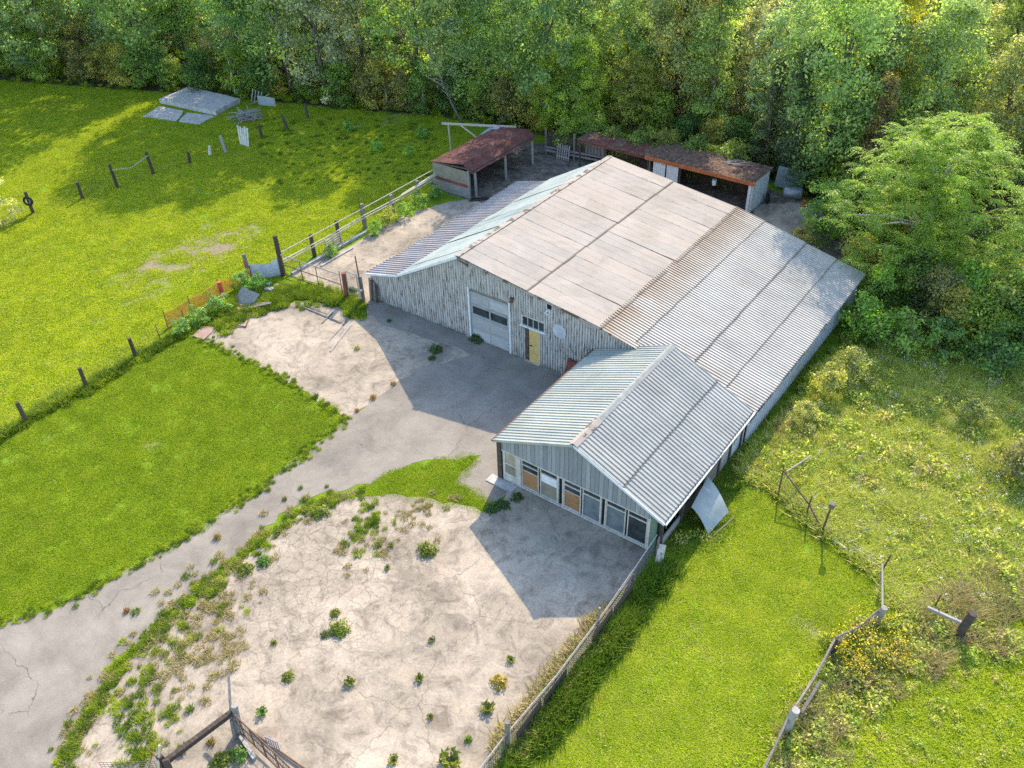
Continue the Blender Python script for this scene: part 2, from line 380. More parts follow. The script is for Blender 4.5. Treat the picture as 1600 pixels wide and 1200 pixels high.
# ------------------------------------------------------------------ ground surfaces
def wobble(poly, step=.5, amp=.06, seed=1, closed=True):
    r = random.Random(seed); out = []; n = len(poly)
    for i in range(n if closed else n - 1):
        a = Vector(poly[i][:2]); b = Vector(poly[(i + 1) % n][:2]); k = max(1, int((b - a).length / step))
        for j in range(k): out.append(a.lerp(b, j / k) + Vector((r.gauss(0, amp), r.gauss(0, amp))))
    return [(p.x, p.y) for p in out]
def inpoly(P, poly):
    x, y = P[:, 0], P[:, 1]; ins = np.zeros(len(P), bool); q = np.array([p[:2] for p in poly]); j = len(q) - 1
    for i in range(len(q)):
        xi, yi = q[i]; xj, yj = q[j]
        with np.errstate(divide='ignore', invalid='ignore'):
            ins ^= ((yi > y) != (yj > y)) & (x < (xj - xi) * (y - yi) / (yj - yi + 1e-12) + xi)
        j = i
    return ins
def edge_dist(P, poly):
    d = np.full(len(P), 1e9); q = np.array([p[:2] for p in poly])
    for i in range(len(q)):
        a = q[i]; b = q[(i + 1) % len(q)]; ab = b - a
        t = np.clip(((P[:, :2] - a) @ ab) / (ab @ ab + 1e-9), 0, 1)
        d = np.minimum(d, np.linalg.norm(P[:, :2] - (a + t[:, None] * ab), axis=1))
    return d
def gp(*pts): return [tuple(G(u, v)[:2]) for u, v in pts]
DRIVE = gp((0, 977), (55, 960), (110, 938), (180, 905), (240, 868), (300, 832), (350, 802), (405, 765), (470, 712), (510, 680), (540, 655),
           (575, 628), (610, 600)) + [(-27.5, 27.6), (-33.2, 28.0), (-33.4, 30.6), (-17.7, 30.6), (-17.7, 22.5), (-17.0, 22.5)] + gp((764, 786), (740, 772), (708, 756), (725, 738), (750, 711),
           (700, 718), (648, 724), (610, 738), (575, 757), (510, 770), (440, 805), (385, 853), (330, 900), (255, 958), (185, 1028), (140, 1100), (110, 1150), (85, 1200)) + [(-22.2, -6), (-31, -6), (-29, 3)]
PAD = gp((303, 523), (345, 500), (395, 490), (430, 478), (480, 470), (540, 478), (566, 476)) + [(-32.9, 29.5), (-31.0, 28.7)] + gp((660, 528), (705, 540), (735, 553), (665, 575), (625, 597), (540, 655), (480, 615), (430, 585))
YARD = gp((108, 1160), (150, 1105), (195, 1040), (262, 975), (335, 915), (395, 862), (445, 815), (512, 782), (600, 772), (690, 784), (770, 800), (785, 782)) + [(-17.0, 22.75), (-10.3, 22.75), (-10.15, 20), (-9.95, 12), (-9.9, 0), (-12, -8), (-22.0, -8), (-21.6, 2)]
BACK = [(-39.4, 29.6), (-33.0, 29.9), (-33.0, 44), (-36.6, 44)] + gp((700, 316), (650, 330), (600, 352), (560, 378), (520, 398), (470, 420))
MUD = [(-36.6, 43.6), (-33.0, 43.9), (-26, 45.9), (-9.5, 45.9), (-12.5, 52), (-14.5, 56.5), (-31, 57.5), (-37.5, 55.5), (-41, 53), (-40.5, 44.2)]
HARD = [DRIVE, PAD, YARD, BACK, MUD]
BARN = [(-33.3, 30.4), (-9.6, 30.4), (-9.6, 45.7), (-33.3, 45.7)]; ANNEX = [(-18, 22.4), (-9.8, 22.4), (-9.8, 30.7), (-18, 30.7)]
WOODLINE = [(-140, 24), (-91, 39.5), (-73, 46.5), (-65, 49.5), (-57, 52), (-48, 55.5), (-40, 56.3), (-31, 58.8), (-20, 58.5), (-14, 55.5), (-9, 48.5), (-6.0, 43.5), (-.5, 44.5), (12, 47), (40, 47)]
WOODS = WOODLINE + [(60, 160), (-190, 160), (-190, 24)]
MEADOW = gp((1150, 745), (1225, 650), (1300, 560), (1400, 540), (1620, 560)) + [(6, 40), (7, 27)] + gp((1600, 960), (1450, 985), (1385, 945), (1375, 905), (1290, 838), (1215, 770))

def wobbled_sheet(name, poly, mat, z, seed, amp=.06, craze=None):
    w_ = wobble(poly, .5, amp, seed)
    mb = MB().prism(w_, -.05, z)
    o = mb.build(name, mat); tag(o, kind='structure')
    if craze is not None: pass
    return o, w_

xs = np.unique(np.concatenate([np.arange(-112, 26.01, .6), [-900, -500, -300, -200, -150, 40, 70, 130, 300, 700]]))
ys = np.unique(np.concatenate([np.arange(-2, 112.01, .6), [-400, -150, -60, -20, 140, 200, 320, 600, 1200]]))
X, Y = np.meshgrid(xs, ys); nv = X.size; P = np.stack([X.ravel(), Y.ravel(), np.zeros(nv)], 1)
nx_, ny_ = len(xs), len(ys)
ii = (np.arange(ny_ - 1)[:, None] * nx_ + np.arange(nx_ - 1)[None]).ravel()
faces = np.stack([ii, ii + 1, ii + 1 + nx_, ii + nx_], 1)
me = bpy.data.meshes.new('ground')
me.vertices.add(nv); me.vertices.foreach_set('co', P.astype(np.float32).ravel())
me.loops.add(faces.size); me.loops.foreach_set('vertex_index', faces.astype(np.int32).ravel())
me.polygons.add(len(faces)); me.polygons.foreach_set('loop_start', np.arange(0, faces.size, 4, dtype=np.int32))
me.update(calc_edges=True); me.validate()
def vnoise(P, s, seed):
    r = np.random.default_rng(seed); g = r.random((64, 64)); x = P[:, 0] / s; y = P[:, 1] / s
    xi = np.floor(x).astype(int); yi = np.floor(y).astype(int); fx = x - xi; fy = y - yi; fx = fx * fx * (3 - 2 * fx); fy = fy * fy * (3 - 2 * fy)
    a = g[xi % 64, yi % 64]; b = g[(xi + 1) % 64, yi % 64]; c = g[xi % 64, (yi + 1) % 64]; d = g[(xi + 1) % 64, (yi + 1) % 64]
    return (a * (1 - fx) + b * fx) * (1 - fy) + (c * (1 - fx) + d * fx) * fy
BARE = []   # worn spots in the turf: centre, half-lengths along/across, direction, strength
for (u, v, a, b, ang, k) in ((300, 400, 5.2, 2.3, 85, .95), (250, 425, 3.2, 1.1, 80, .75), (140, 432, 1.4, .35, 80, .7), (150, 500, .9, .3, 70, .8), (235, 460, 1.6, .6, 80, .6), (330, 350, 1.4, .4, 80, .6),
                         (235, 697, .5, .22, 40, .9), (85, 680, 1.0, .25, 85, .7), (20, 720, .9, .25, 85, .8), (392, 645, .4, .25, 30, .9), (1075, 1000, 1.2, .14, 78, .7), (1120, 1025, .7, .2, 70, .7), (1165, 1180, .5, .3, 20, .9),
                         (1115, 918, .4, .15, 60, .7), (1270, 975, 1.0, .5, 20, .6), (620, 185, 3, .8, 60, .8), (585, 195, 2.2, .7, 40, .8), (395, 180, 1.8, 1.2, 0, .5), (100, 560, 1.5, .4, 80, .35), (190, 380, 1.2, .4, 80, .4)):
    c = G(u, v); BARE.append((c.x, c.y, a, b, R(ang), k))
def bare(P):
    d = np.zeros(len(P))
    for cx, cy_, a, b, an, k in BARE:
        dx = P[:, 0] - cx; dy = P[:, 1] - cy_; s_ = dx * math.cos(an) + dy * math.sin(an); t_ = -dx * math.sin(an) + dy * math.cos(an)
        q = (s_ / a) ** 2 + (t_ / b) ** 2
        d = np.maximum(d, k * np.clip(1.4 - q, 0, 1))
    return d
ROUGH_ = gp((1600, 960), (1450, 985), (1385, 950), (1372, 975), (1300, 1020), (1228, 1142)) + [(-3.2, 14), (-3, 8), (9, 18), (7, 27)]
rows = .75 + .25 * np.sin(P[:, 0] * 4.5)
dirt = np.clip(bare(P) * (.5 + .9 * vnoise(P, .9, 3)), 0, 1)
dry = np.clip((inpoly(P, MEADOW) | inpoly(P, ROUGH_)) * 1.0 * (.35 + .6 * vnoise(P, 2.5, 5)), 0, 1)
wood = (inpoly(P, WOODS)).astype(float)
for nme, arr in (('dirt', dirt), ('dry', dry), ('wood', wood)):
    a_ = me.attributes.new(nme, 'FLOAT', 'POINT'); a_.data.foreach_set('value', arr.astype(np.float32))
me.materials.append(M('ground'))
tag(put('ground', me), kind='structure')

def flat_grid(name, poly, mat, z, seed, amp=.06):
    """hard paving: wavering outline, a real edge, triangulated by Blender's fill"""
    w_ = wobble(poly, .45, amp, seed)
    o = MB().prism(w_, -.05, z).build(name, mat); tag(o, kind='structure'); return o, w_
drive, DRIVEW = flat_grid('asphalt_driveway', DRIVE, 'asphalt', .012, 3, .1)
pad, PADW = flat_grid('concrete_pad', PAD, 'yard', .02, 4, .07)
yard, YARDW = flat_grid('concrete_yard', YARD, 'yard', .024, 5, .07)
back, BACKW = flat_grid('back_yard_concrete', BACK, 'yard', .018, 6)
mud, MUDW = flat_grid('muddy_yard', MUD, 'mud', .01, 8, .2)
gravel, GRAVW = flat_grid('gravel_patch', gp((1165, 345), (1190, 320), (1262, 316), (1278, 345), (1240, 372)), 'yard', .022, 12, .15)
def add_craze(o, fn):
    me = o.data; co = np.empty(len(me.vertices) * 3, np.float32); me.vertices.foreach_get('co', co)
    a_ = me.attributes.new('craze', 'FLOAT', 'POINT'); a_.data.foreach_set('value', fn(co.reshape(-1, 3)).astype(np.float32))
# paving needs inner vertices for the crazing mask: lay a finer sheet of squares inside the outline
def craze_sheet(o, poly, z, fn, name):
    x0, y0 = np.min(poly, 0); x1, y1 = np.max(poly, 0)
    gx = np.arange(x0, x1, .8); gy = np.arange(y0, y1, .8)
    mb = MB(); idx = {}
    for i, a in enumerate(gx):
        for j, b in enumerate(gy):
            q = np.array([(a, b), (a + .8, b), (a + .8, b + .8), (a, b + .8)])
            if inpoly(q, poly).all() and edge_dist(q, poly).min() > .12:
                k = []
                for (ia, jb) in ((i, j), (i + 1, j), (i + 1, j + 1), (i, j + 1)):
                    if (ia, jb) not in idx: idx[(ia, jb)] = len(mb.v); mb.v.append((x0 + ia * .8, y0 + jb * .8, z))
                    k.append(idx[(ia, jb)])
                mb.f.append(tuple(k))
    s = mb.build(name, 'yard', o); add_craze(s, fn)
def cz_yard(P):
    c = G(480, 880); d = np.hypot(P[:, 0] - c.x, P[:, 1] - c.y); return np.clip(1.5 - d / 5.5, 0, 1)
def cz_pad(P): return np.full(len(P), .22)
craze_sheet(yard, YARDW, .028, cz_yard, 'crazed_surface')
add_craze(yard, cz_yard); add_craze(pad, cz_pad); add_craze(back, lambda P: np.full(len(P), .1))

# ------------------------------------------------------------------ corrugated sheet
def corr(mb, o, du, dv, pitch, h, prof='trap', sag=0.0):
    """sheet from corner o; dv = run of the ribs (down the slope), du = across.  uv: x across, y along dv"""
    o, du, dv = Vector(o), Vector(du), Vector(dv); Wd = du.length; n = max(1, round(Wd / pitch)); p = Wd / n
    ud = du.normalized(); nm = ud.cross(dv.normalized())
    if nm.z < 0: nm = -nm
    pts = []
    for i in range(n):
        if prof == 'trap': pts += [(i * p, 0), (i * p + p * .74, 0), (i * p + p * .80, h), (i * p + p * .94, h)]
        elif prof == 'sine': pts += [(i * p + p * k / 4, h * (0.5 - .5 * math.cos(2 * math.pi * k / 4))) for k in range(4)]
        else: pts += [(i * p, h), (i * p + p * .06, 0), (i * p + p * .94, 0)]
    pts.append((Wd, pts[0][1]))
    b = len(mb.v); nr = 3
    if mb.uv is None: mb.uv = []
    for (a, hh) in pts:
        for k in range(nr):
            t = k / (nr - 1); mb.v.append(tuple(o + ud * a + dv * t + nm * (hh - sag * math.sin(math.pi * t)))); mb.uv.append((a / Wd, t))
    for i in range(len(pts) - 1):
        for k in range(nr - 1):
            q = b + i * nr + k; mb.f.append((q, q + 1, q + 1 + nr, q + nr))
    return mb
def roof_row(t, parent, y0, y1, top, bot, mat, pitch, h, wid, prof='trap', lift=0.0, name='roof_sheet', jit=.012, off=0.0):
    n = max(1, round((y1 - y0) / wid)); wd = (y1 - y0) / n; r = random.Random(int(y0 * 100 + top[0] * 10))
    mes = []
    for k in range(2):
        mb = MB(); corr(mb, (0, 0, 0), (0, wd, 0), (bot[0] - top[0], 0, bot[1] - top[1]), pitch, h, prof); mes.append(mb.mesh(name, mat))
    for i in range(n):
        o = put(name, mes[i % 2], parent)
        o.location = (top[0] - t.b.x + r.uniform(-jit, jit) * 2, y0 + i * wd - t.b.y, top[1] - t.b.z + lift + r.uniform(0, jit) * .5)
        o.rotation_euler = (r.uniform(-.004, .004), r.uniform(-.003, .003), r.uniform(-.002, .002))

# ------------------------------------------------------------------ barn
xl, x2, xp, xc, xg, xr = -33.38, -30.91, -26.34, -17.5, -13.25, -9.67
zl, z2, zp, zc, zg, zr = 1.66, 2.35, 4.95, 3.78, 2.75, 2.0
yf, yb = 30.38, 45.66; ywl = 30.55
def roofz(x):
    pts = [(xl, zl), (x2, z2), (xp, zp), (xc, zc), (xr, zr)]
    for (a, za), (b, zb) in zip(pts, pts[1:]):
        if a <= x <= b: return za + (zb - za) * (x - a) / (b - a)
    return zl if x < xl else zr
barn = T('barn', 'long low metal barn with cream and grey roofs and a peeling corrugated front wall', 'barn', (-21.5, 38, 0))
def wallsheet(x0, x1, z0, z1f, y=ywl, mat='wall_tin', name='wall_sheet'):
    n = max(1, round((x1 - x0) / .8)); wd = (x1 - x0) / n
    for i in range(n):
        a = x0 + i * wd; mb = MB(); cols = []; k = max(2, round(wd / .16)); p = wd / k; r = random.Random(int(a * 1000))
        for j in range(k): cols += [(a + j * p, 0), (a + j * p + p * .38, 0), (a + j * p + p * .5, -.055), (a + j * p + p * .88, -.055)]
        cols.append((a + wd, 0))
        bo = r.uniform(-.01, .05) if z0 == 0 else 0
        for (x, dy) in cols: mb.v += [(x, y + dy, z0 + bo), (x, y + dy, z1f(x))]
        for j in range(len(cols) - 1): mb.f.append((2 * j, 2 * j + 2, 2 * j + 3, 2 * j + 1))
        barn.part(name, mb, mat)
top = lambda x: roofz(x) - .03
gx0, gx1, gz = -25.8, -23.2, 3.2
tx0, tx1, tz0, tz1 = -22.42, -20.93, 2.12, 2.78
dx0, dx1, dz = -22.18, -21.28, 2.1
wallsheet(-33.2, gx0, 0, top); wallsheet(gx0, gx1, gz, top); wallsheet(gx1, tx0, 0, top)
wallsheet(tx0, dx0, 0, lambda x: tz0); wallsheet(dx1, tx1, 0, lambda x: tz0); wallsheet(tx0, tx1, tz1, top)
wallsheet(tx1, -9.95, 0, lambda x: min(top(x), roofz(x) - .1) if x > -17.6 else top(x))
# side, back walls and dark inside
mb = MB()
for k in range(11): mb.box((-33.15, 30.6 + k * 1.36, 0), (-33.05, 30.6 + k * 1.36 + 1.34, 1.6))
barn.part('side_wall', mb, 'wall_tin')
pro = [(-33.1, 0), (-9.95, 0), (-9.95, zr - .1), (xc, zc - .12), (xp, zp - .12), (x2, z2 - .12), (-33.1, zl - .1)]
mb = MB(); n = len(pro)
mb.add([(x, 45.5, z) for x, z in pro] + [(x, 45.58, z) for x, z in pro], [tuple(range(n)), tuple(range(n, 2 * n))[::-1]] + [(i, (i + 1) % n, n + (i + 1) % n, n + i) for i in range(n)])
barn.part('back_wall', mb, 'wall_tin')
barn.part('inside_floor', MB().box((-33, 30.7, .02), (-10, 45.4, .05)), 'mud')
# roofs
roof_row(barn, barn.o, yf, yb, (xp, zp), ((xp + xc) / 2 + .05, (zp + zc) / 2), 'cream', .45, .008, 1.09, 'seam', .035)
roof_row(barn, barn.o, yf, yb, ((xp + xc) / 2, (zp + zc) / 2), (xc - .02, zc), 'cream', .45, .008, 1.09, 'seam', .02)
s_ = (zc - zr) / (xr - xc)
xm, xn = -15.9, -11.4
zz = lambda x: zr + s_ * (xr - x)
roof_row(barn, barn.o, 30.75, yb, (xc - .25, zz(xc - .25)), (xm, zz(xm)), 'galv_stain', .2, .036, 1.0, lift=.0)
roof_row(barn, barn.o, 30.75, yb, (xm - .1, zz(xm - .1)), (xg, zz(xg)), 'galv', .2, .036, 1.0, lift=-.035)
roof_row(barn, barn.o, 30.75, yb, (xg - .1, zz(xg - .1)), (xn, zz(xn)), 'galv', .2, .036, 1.0, lift=-.09)
roof_row(barn, barn.o, 30.75, yb, (xn - .1, zz(xn - .1)), (xr, zz(xr)), 'galv', .2, .036, 1.0, lift=-.125)
mb = MB(); corr(mb, (xc - .25, yf, zz(xc - .25)), (0, .37, 0), (2.1, 0, -2.1 * s_), .19, .03); barn.part('roof_sheet', mb, 'galv_stain')
roof_row(barn, barn.o, yf, yb - .1, (xp - .03, zp - .01), (x2, z2), 'teal', .22, .02, 1.09, 'sine', .02, jit=.03)
roof_row(barn, barn.o, yf, yb - .45, (x2 + .2, z2 - .02), (xl, zl), 'lean', .27, .06, 1.07, 'trap', -.03, jit=.05)
barn.part('ridge_cap', MB().bar((xp, yf - .03, zp + .055), (xp, yb, zp + .055), .3, .022), 'cream')
for (a, za), (b, zb), mt in (((xl, zl), (x2, z2), 'white'), ((x2, z2), (xp, zp), 'white'), ((xp, zp), (xc, zc), 'cream')):
    barn.part('rake_board', MB().bar((a, yf - .015, za - .05), (b, yf - .015, zb - .05), .03, .12), mt)
barn.part('rake_board', MB().bar((xc, yf - .015, zc - .05), (-16.6, yf - .015, zz(-16.6) - .05), .03, .12), 'cream')
barn.part('eave_board', MB().box((xr - .09, 30.8, zr - .27), (xr - .05, yb - .1, zr - .15)), 'black')
barn.part('eave_board', MB().box((xl + .05, 30.6, zl - .17), (xl + .1, yb - .5, zl - .06)), 'old_wood')
# rust tufts on the ridge: short lap marks
# right side wall: corrugated lower wall, dark glazed band, teal panels
mb = MB()
y = 30.9; k = 0
for i in range(15):
    y0_ = 30.9 + i * .975; mb = MB()
    for j in range(6): mb.box((-9.99, y0_ + j * .1625, 0), (-9.93 + .025 * (j % 2), y0_ + j * .1625 + .16, 1.05))
    barn.part('side_sheet', mb, 'side_tin')
for i in range(15):
    y0_ = 30.9 + i * .975
    mt = {0: 'glass', 1: 'glass', 2: 'glass', 3: 'teal_panel', 4: 'teal_panel', 5: 'dusty', 6: 'dusty', 7: 'glass'}.get(i, 'white')
    o = barn.part('side_window' if i < 8 else 'side_panel', MB().box((-9.98, y0_ + .03, 1.08), (-9.95, y0_ + .945, 1.75)), mt)
    barn.part('mullion', MB().box((-9.99, y0_ - .03, 1.05), (-9.92, y0_ + .025, 1.8)), 'white')
# garage door
gd = MB(); ph = gz / 4
for i in range(4):
    z0_ = .03 + i * .74
    if i == 2:
        o = barn.part('garage_door_panel', MB().box((gx0 + .02, ywl + .02, z0_), (gx1 - .02, ywl + .07, z0_ + .13)).box((gx0 + .02, ywl + .02, z0_ + .6), (gx1 - .02, ywl + .07, z0_ + .73))
                      .box((gx0 + .02, ywl + .02, z0_ + .13), (gx0 + .16, ywl + .07, z0_ + .6)).box((gx1 - .16, ywl + .02, z0_ + .13), (gx1 - .02, ywl + .07, z0_ + .6)).box(((gx0 + gx1) / 2 - .05, ywl + .02, z0_ + .13), ((gx0 + gx1) / 2 + .05, ywl + .07, z0_ + .6)), 'garage')
        for a, b in ((gx0 + .16, (gx0 + gx1) / 2 - .05), ((gx0 + gx1) / 2 + .05, gx1 - .16)): barn.part('pane', MB().box((a, ywl + .05, z0_ + .13), (b, ywl + .062, z0_ + .6)), 'glass', o)
    else:
        o = barn.part('garage_door_panel', MB().box((gx0 + .02, ywl + .03, z0_), (gx1 - .02, ywl + .07, z0_ + .725)), 'garage')
        for a, b in ((gx0 + .1, (gx0 + gx1) / 2 - .06), ((gx0 + gx1) / 2 + .06, gx1 - .1)): barn.part('raised_field', MB().box((a, ywl + .018, z0_ + .1), (b, ywl + .032, z0_ + .62)), 'garage', o)
barn.part('door_header', MB().box((gx0, ywl + .06, 2.98), (gx1, ywl + .12, gz)), 'old_wood')
for a in (gx0 - .1, gx1): barn.part('door_jamb', MB().box((a, ywl - .06, 0), (a + .1, ywl + .04, gz + .02)), 'white')
# small door and its transom light
barn.part('door', MB().box((dx0 + .22, ywl + .01, .04), (dx1 - .03, ywl + .06, dz - .08)), 'door_yellow')
barn.part('door_handle', MB().box((dx0 + .28, ywl - .03, 1.0), (dx0 + .42, ywl + .008, 1.05)), 'black')
barn.part('door_jamb', MB().box((dx0 - .02, ywl - .02, 0), (dx0 + .2, ywl + .1, dz)), 'dark_wood'); barn.part('door_jamb', MB().box((dx1 - .03, ywl - .04, 0), (dx1 + .05, ywl + .1, dz)), 'frame')
barn.part('door_sill', MB().box((dx0, ywl - .12, 0), (dx1, ywl + .1, .035)), 'pale_wood')
tr = barn.part('transom_window', MB().box((tx0, ywl - .05, tz1 - .06), (tx1, ywl + .05, tz1)).box((tx0, ywl - .05, tz0 + .06), (tx0 + .1, ywl + .05, tz1 - .06)).box((tx1 - .06, ywl - .05, tz0 + .06), (tx1, ywl + .05, tz1 - .06)), 'frame')
barn.part('sill', MB().box((tx0 - .05, ywl - .1, tz0 - .02), (tx1 + .05, ywl + .06, tz0 + .06)), 'white', tr)
for i in range(4):
    a = tx0 + .1 + i * .335
    barn.part('pane', MB().box((a, ywl + .01, tz0 + .06), (a + .3, ywl + .02, tz1 - .06)), 'glass', tr)
    if i < 3: barn.part('glazing_bar', MB().box((a + .3, ywl - .03, tz0 + .06), (a + .335, ywl + .03, tz1 - .06)), 'frame', tr)
# round plate, vent, lamp, number
mb = MB(); n = 28
mb.tube([(-20.05, ywl - .06, 2.62), (-20.05, ywl - .03, 2.62)], .4, n); barn.part('round_plate', mb, 'side_tin')
barn.part('vent', MB().box((-20.78, ywl - .07, 3.72), (-20.52, ywl - .02, 4.0)), 'black')
mb = MB().box((-23.0, ywl - .22, 3.55), (-22.8, ywl - .03, 3.62)).tube([(-22.9, ywl - .2, 3.4), (-22.9, ywl - .2, 3.56)], [.12, .05], 10); barn.part('wall_lamp', mb, 'rust')
mb = MB(); q = [(-20.66, 3.2), (-20.66, 3.68), (-20.98, 3.36), (-20.56, 3.36)]
for a, b in ((q[0], q[1]), (q[1], q[2]), (q[2], q[3])): mb.bar((a[0], ywl - .06, a[1]), (b[0], ywl - .06, b[1]), .012, .055, (0, 0, 1) if a[0] != b[0] else (1, 0, 0))
barn.part('house_number', mb, 'white')
barn.part('gable_hole_cover', MB().bar((-26.3, ywl - .06, 4.72), (-25.7, ywl - .06, 4.52), .03, .12), 'rust')

# ------------------------------------------------------------------ annex
ax0, axr, axp, ay0, ay1 = -18.04, -9.70, -13.95, 22.32, 30.68
az0, azr, azp = 2.33, 2.12, 4.06
annex = T('annex', 'smaller gabled outbuilding with ribbed grey roof joined to the front of the barn', 'outbuilding', (-13.9, 26.5, 0))
zL = lambda x: az0 + (azp - az0) * (x - ax0) / (axp - ax0)
zR = lambda x: azr + (azp - azr) * (axr - x) / (axr - axp)
roof_row(annex, annex.o, ay0, ay1, (axp, azp), (ax0, az0), 'pale', .23, .036, 1.045, lift=.0)
xq = (axp + axr) / 2 + .15
roof_row(annex, annex.o, ay0, ay1, (axp, azp), (xq + .06, zR(xq + .06)), 'lilac', .2, .036, 1.045, lift=.03)
roof_row(annex, annex.o, ay0, ay1, (xq, zR(xq)), (axr, azr), 'lilac', .2, .036, 1.045, lift=.0)
mb = MB().add([(axp - .17, ay0 - .02, azp - .02), (axp, ay0 - .02, azp + .085), (axp + .17, ay0 - .02, azp - .02), (axp - .17, ay1, azp - .02), (axp, ay1, azp + .085), (axp + .17, ay1, azp - .02)], [(0, 1, 4, 3), (1, 2, 5, 4)])
annex.part('ridge_cap', mb, 'cap_grey')
annex.part('ridge_end_patch', MB().add([(axp - .2, ay0 - .03, azp - .005), (axp, ay0 - .03, azp + .1), (axp + .2, ay0 - .03, azp - .005), (axp - .2, ay0 + 1.9, azp - .005), (axp, ay0 + 1.9, azp + .1), (axp + .2, ay0 + 1.9, azp - .005)], [(0, 1, 4, 3), (1, 2, 5, 4)]), 'cream')
annex.part('rake_board', MB().bar((ax0, ay0 - .02, az0 - .04), (axp, ay0 - .02, azp - .04), .03, .12), 'pale'); annex.part('rake_board', MB().bar((axp, ay0 - .02, azp - .04), (axr, ay0 - .02, azr - .04), .03, .12), 'white')
annex.part('gutter', MB().box((axr - .02, ay0 + .05, azr - .12), (axr + .06, ay1, azr - .04)), 'white'); annex.part('eave_board', MB().box((axr - .1, ay0 + .1, azr - .24), (axr - .03, ay1, azr - .1)), 'black')
annex.part('gutter', MB().tube([(ax0 - .02, ay0 - .04, az0 - .03), (ax0 - .02, ay1, az0 - .03)], .05, 8), 'rust')
wy = 22.58; wt = 1.78
# gable boards
gx = np.linspace(ax0 + .15, axr - .15, 39)
for a, b in zip(gx, gx[1:]):
    f_ = lambda x: min(zL(x), zR(x)) - .05
    xs_ = [a + .008, b - .008]
    if a < axp < b: xs_.insert(1, axp)
    tops = [(x, max(wt + .03, f_(x))) for x in xs_]
    poly = [(xs_[0], wt + .0), (xs_[-1], wt + .0)] + tops[::-1]
    n = len(poly); dy = random.uniform(-.006, .006)
    mb = MB().add([(x, wy - .04 + dy, z) for x, z in poly] + [(x, wy - .01, z) for x, z in poly], [tuple(range(n)), tuple(range(n, 2 * n))[::-1]] + [(i, n + i, n + (i + 1) % n, (i + 1) % n) for i in range(n)])
    annex.part('gable_board', mb, 'gable')
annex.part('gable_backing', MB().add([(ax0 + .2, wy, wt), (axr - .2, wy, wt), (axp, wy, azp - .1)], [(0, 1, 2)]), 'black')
# knee wall, piers, sills
annex.part('knee_wall', MB().box((-16.9, wy - .06, 0), (-10.2, wy + .08, .1)), 'cement')
annex.part('window_sill', MB().box((-16.9, wy - .1, .1), (-10.4, wy + .08, .15)), 'frame')
annex.part('head_rail', MB().box((-17.75, wy - .06, wt - .07), (-10.3, wy + .02, wt)), 'frame')
annex.part('corner_post', MB().box((-17.98, wy - .1, 0), (-17.76, wy + .12, 2.2)), 'dark_wood')
sdoor = annex.part('screen_door', MB().box((-17.7, wy - .05, 0.03), (-17.58, wy, wt - .08)).box((-17.02, wy - .05, .03), (-16.94, wy, wt - .08)).box((-17.58, wy - .05, 1.02), (-17.02, wy, 1.1)).box((-17.58, wy - .05, .42), (-17.02, wy, .5)).box((-17.58, wy - .05, .03), (-17.02, wy, .12)), 'frame')
annex.part('screen', MB().box((-17.58, wy - .02, 1.1), (-17.02, wy - .01, wt - .1)), 'screen', sdoor); annex.part('screen', MB().box((-17.58, wy - .02, .5), (-17.02, wy - .01, 1.02)), 'khaki', sdoor)
annex.part('kick_board', MB().box((-17.58, wy - .03, .12), (-17.02, wy - .01, .42)), 'frame', sdoor)
annex.part('window_post', MB().box((-16.93, wy - .09, 0.02), (-16.72, wy + .06, wt - .07)), 'frame')
wins = [(-16.70, -15.80, 'ply'), (-15.72, -14.82, 'white_sheet'), (-14.52, -13.66, 'ply'), (-13.58, -12.70, 'dusty'), (-12.44, -11.52, 'dusty'), (-11.43, -10.52, 'dark_ply')]
for i, (a, b, kd) in enumerate(wins):
    wdw = annex.part('window', MB().box((a, wy - .04, .16), (a + .045, wy + .02, wt - .08)).box((b - .045, wy - .04, .16), (b, wy + .02, wt - .08)).box((a + .045, wy - .04, 1.42), (b - .045, wy + .02, 1.48)).box((a + .045, wy - .04, .16), (b - .045, wy + .02, .2)), 'frame')
    annex.part('transom_pane', MB().box((a + .045, wy, 1.48), (b - .045, wy + .012, wt - .08)), 'glass', wdw)
    if kd == 'ply':
        annex.part('board', MB().box((a + .045, wy + .01, .2), (b - .045, wy + .03, 1.1)), 'ply', wdw); annex.part('pane', MB().box((a + .045, wy, 1.14), (b - .045, wy + .012, 1.42)), 'glass', wdw); annex.part('rail', MB().box((a + .045, wy - .02, 1.1), (b - .045, wy + .03, 1.14)), 'frame', wdw)
    elif kd == 'white_sheet':
        annex.part('board', MB().box((a + .045, wy - .02, .98), (b - .045, wy + .0, 1.41)), 'white', wdw); annex.part('pane', MB().box((a + .045, wy + .01, .2), (b - .045, wy + .02, .98)), 'khaki', wdw)
    elif kd == 'dark_ply':
        annex.part('board', MB().box((a + .045, wy + .02, .2), (b - .045, wy + .04, 1.05)), 'dark_ply', wdw); annex.part('pane', MB().box((a + .045, wy, .2), (b - .045, wy + .012, 1.42)).box((a + .3, wy + .02, 1.05), (a + .5, wy + .03, 1.4)), 'glass', wdw)
    else: annex.part('pane', MB().box((a + .045, wy, .2), (b - .045, wy + .012, 1.42)), 'dusty', wdw)
for x in (-14.67, -12.57): annex.part('window_post', MB().box((x - .13, wy + .02, .12), (x + .13, wy + .06, wt - .05)), 'black'); 
for x in (-14.79, -14.55, -12.68, -12.46): annex.part('mullion', MB().box((x - .03, wy - .06, .15), (x + .03, wy + .015, wt - .07)), 'frame')
annex.part('corner_post', MB().box((-10.38, wy - .07, 0), (-10.16, wy + .1, 2.0)), 'green_paint'); annex.part('corner_post', MB().box((-10.5, wy - .08, 0.02), (-10.39, wy + .03, wt - .07)), 'frame')
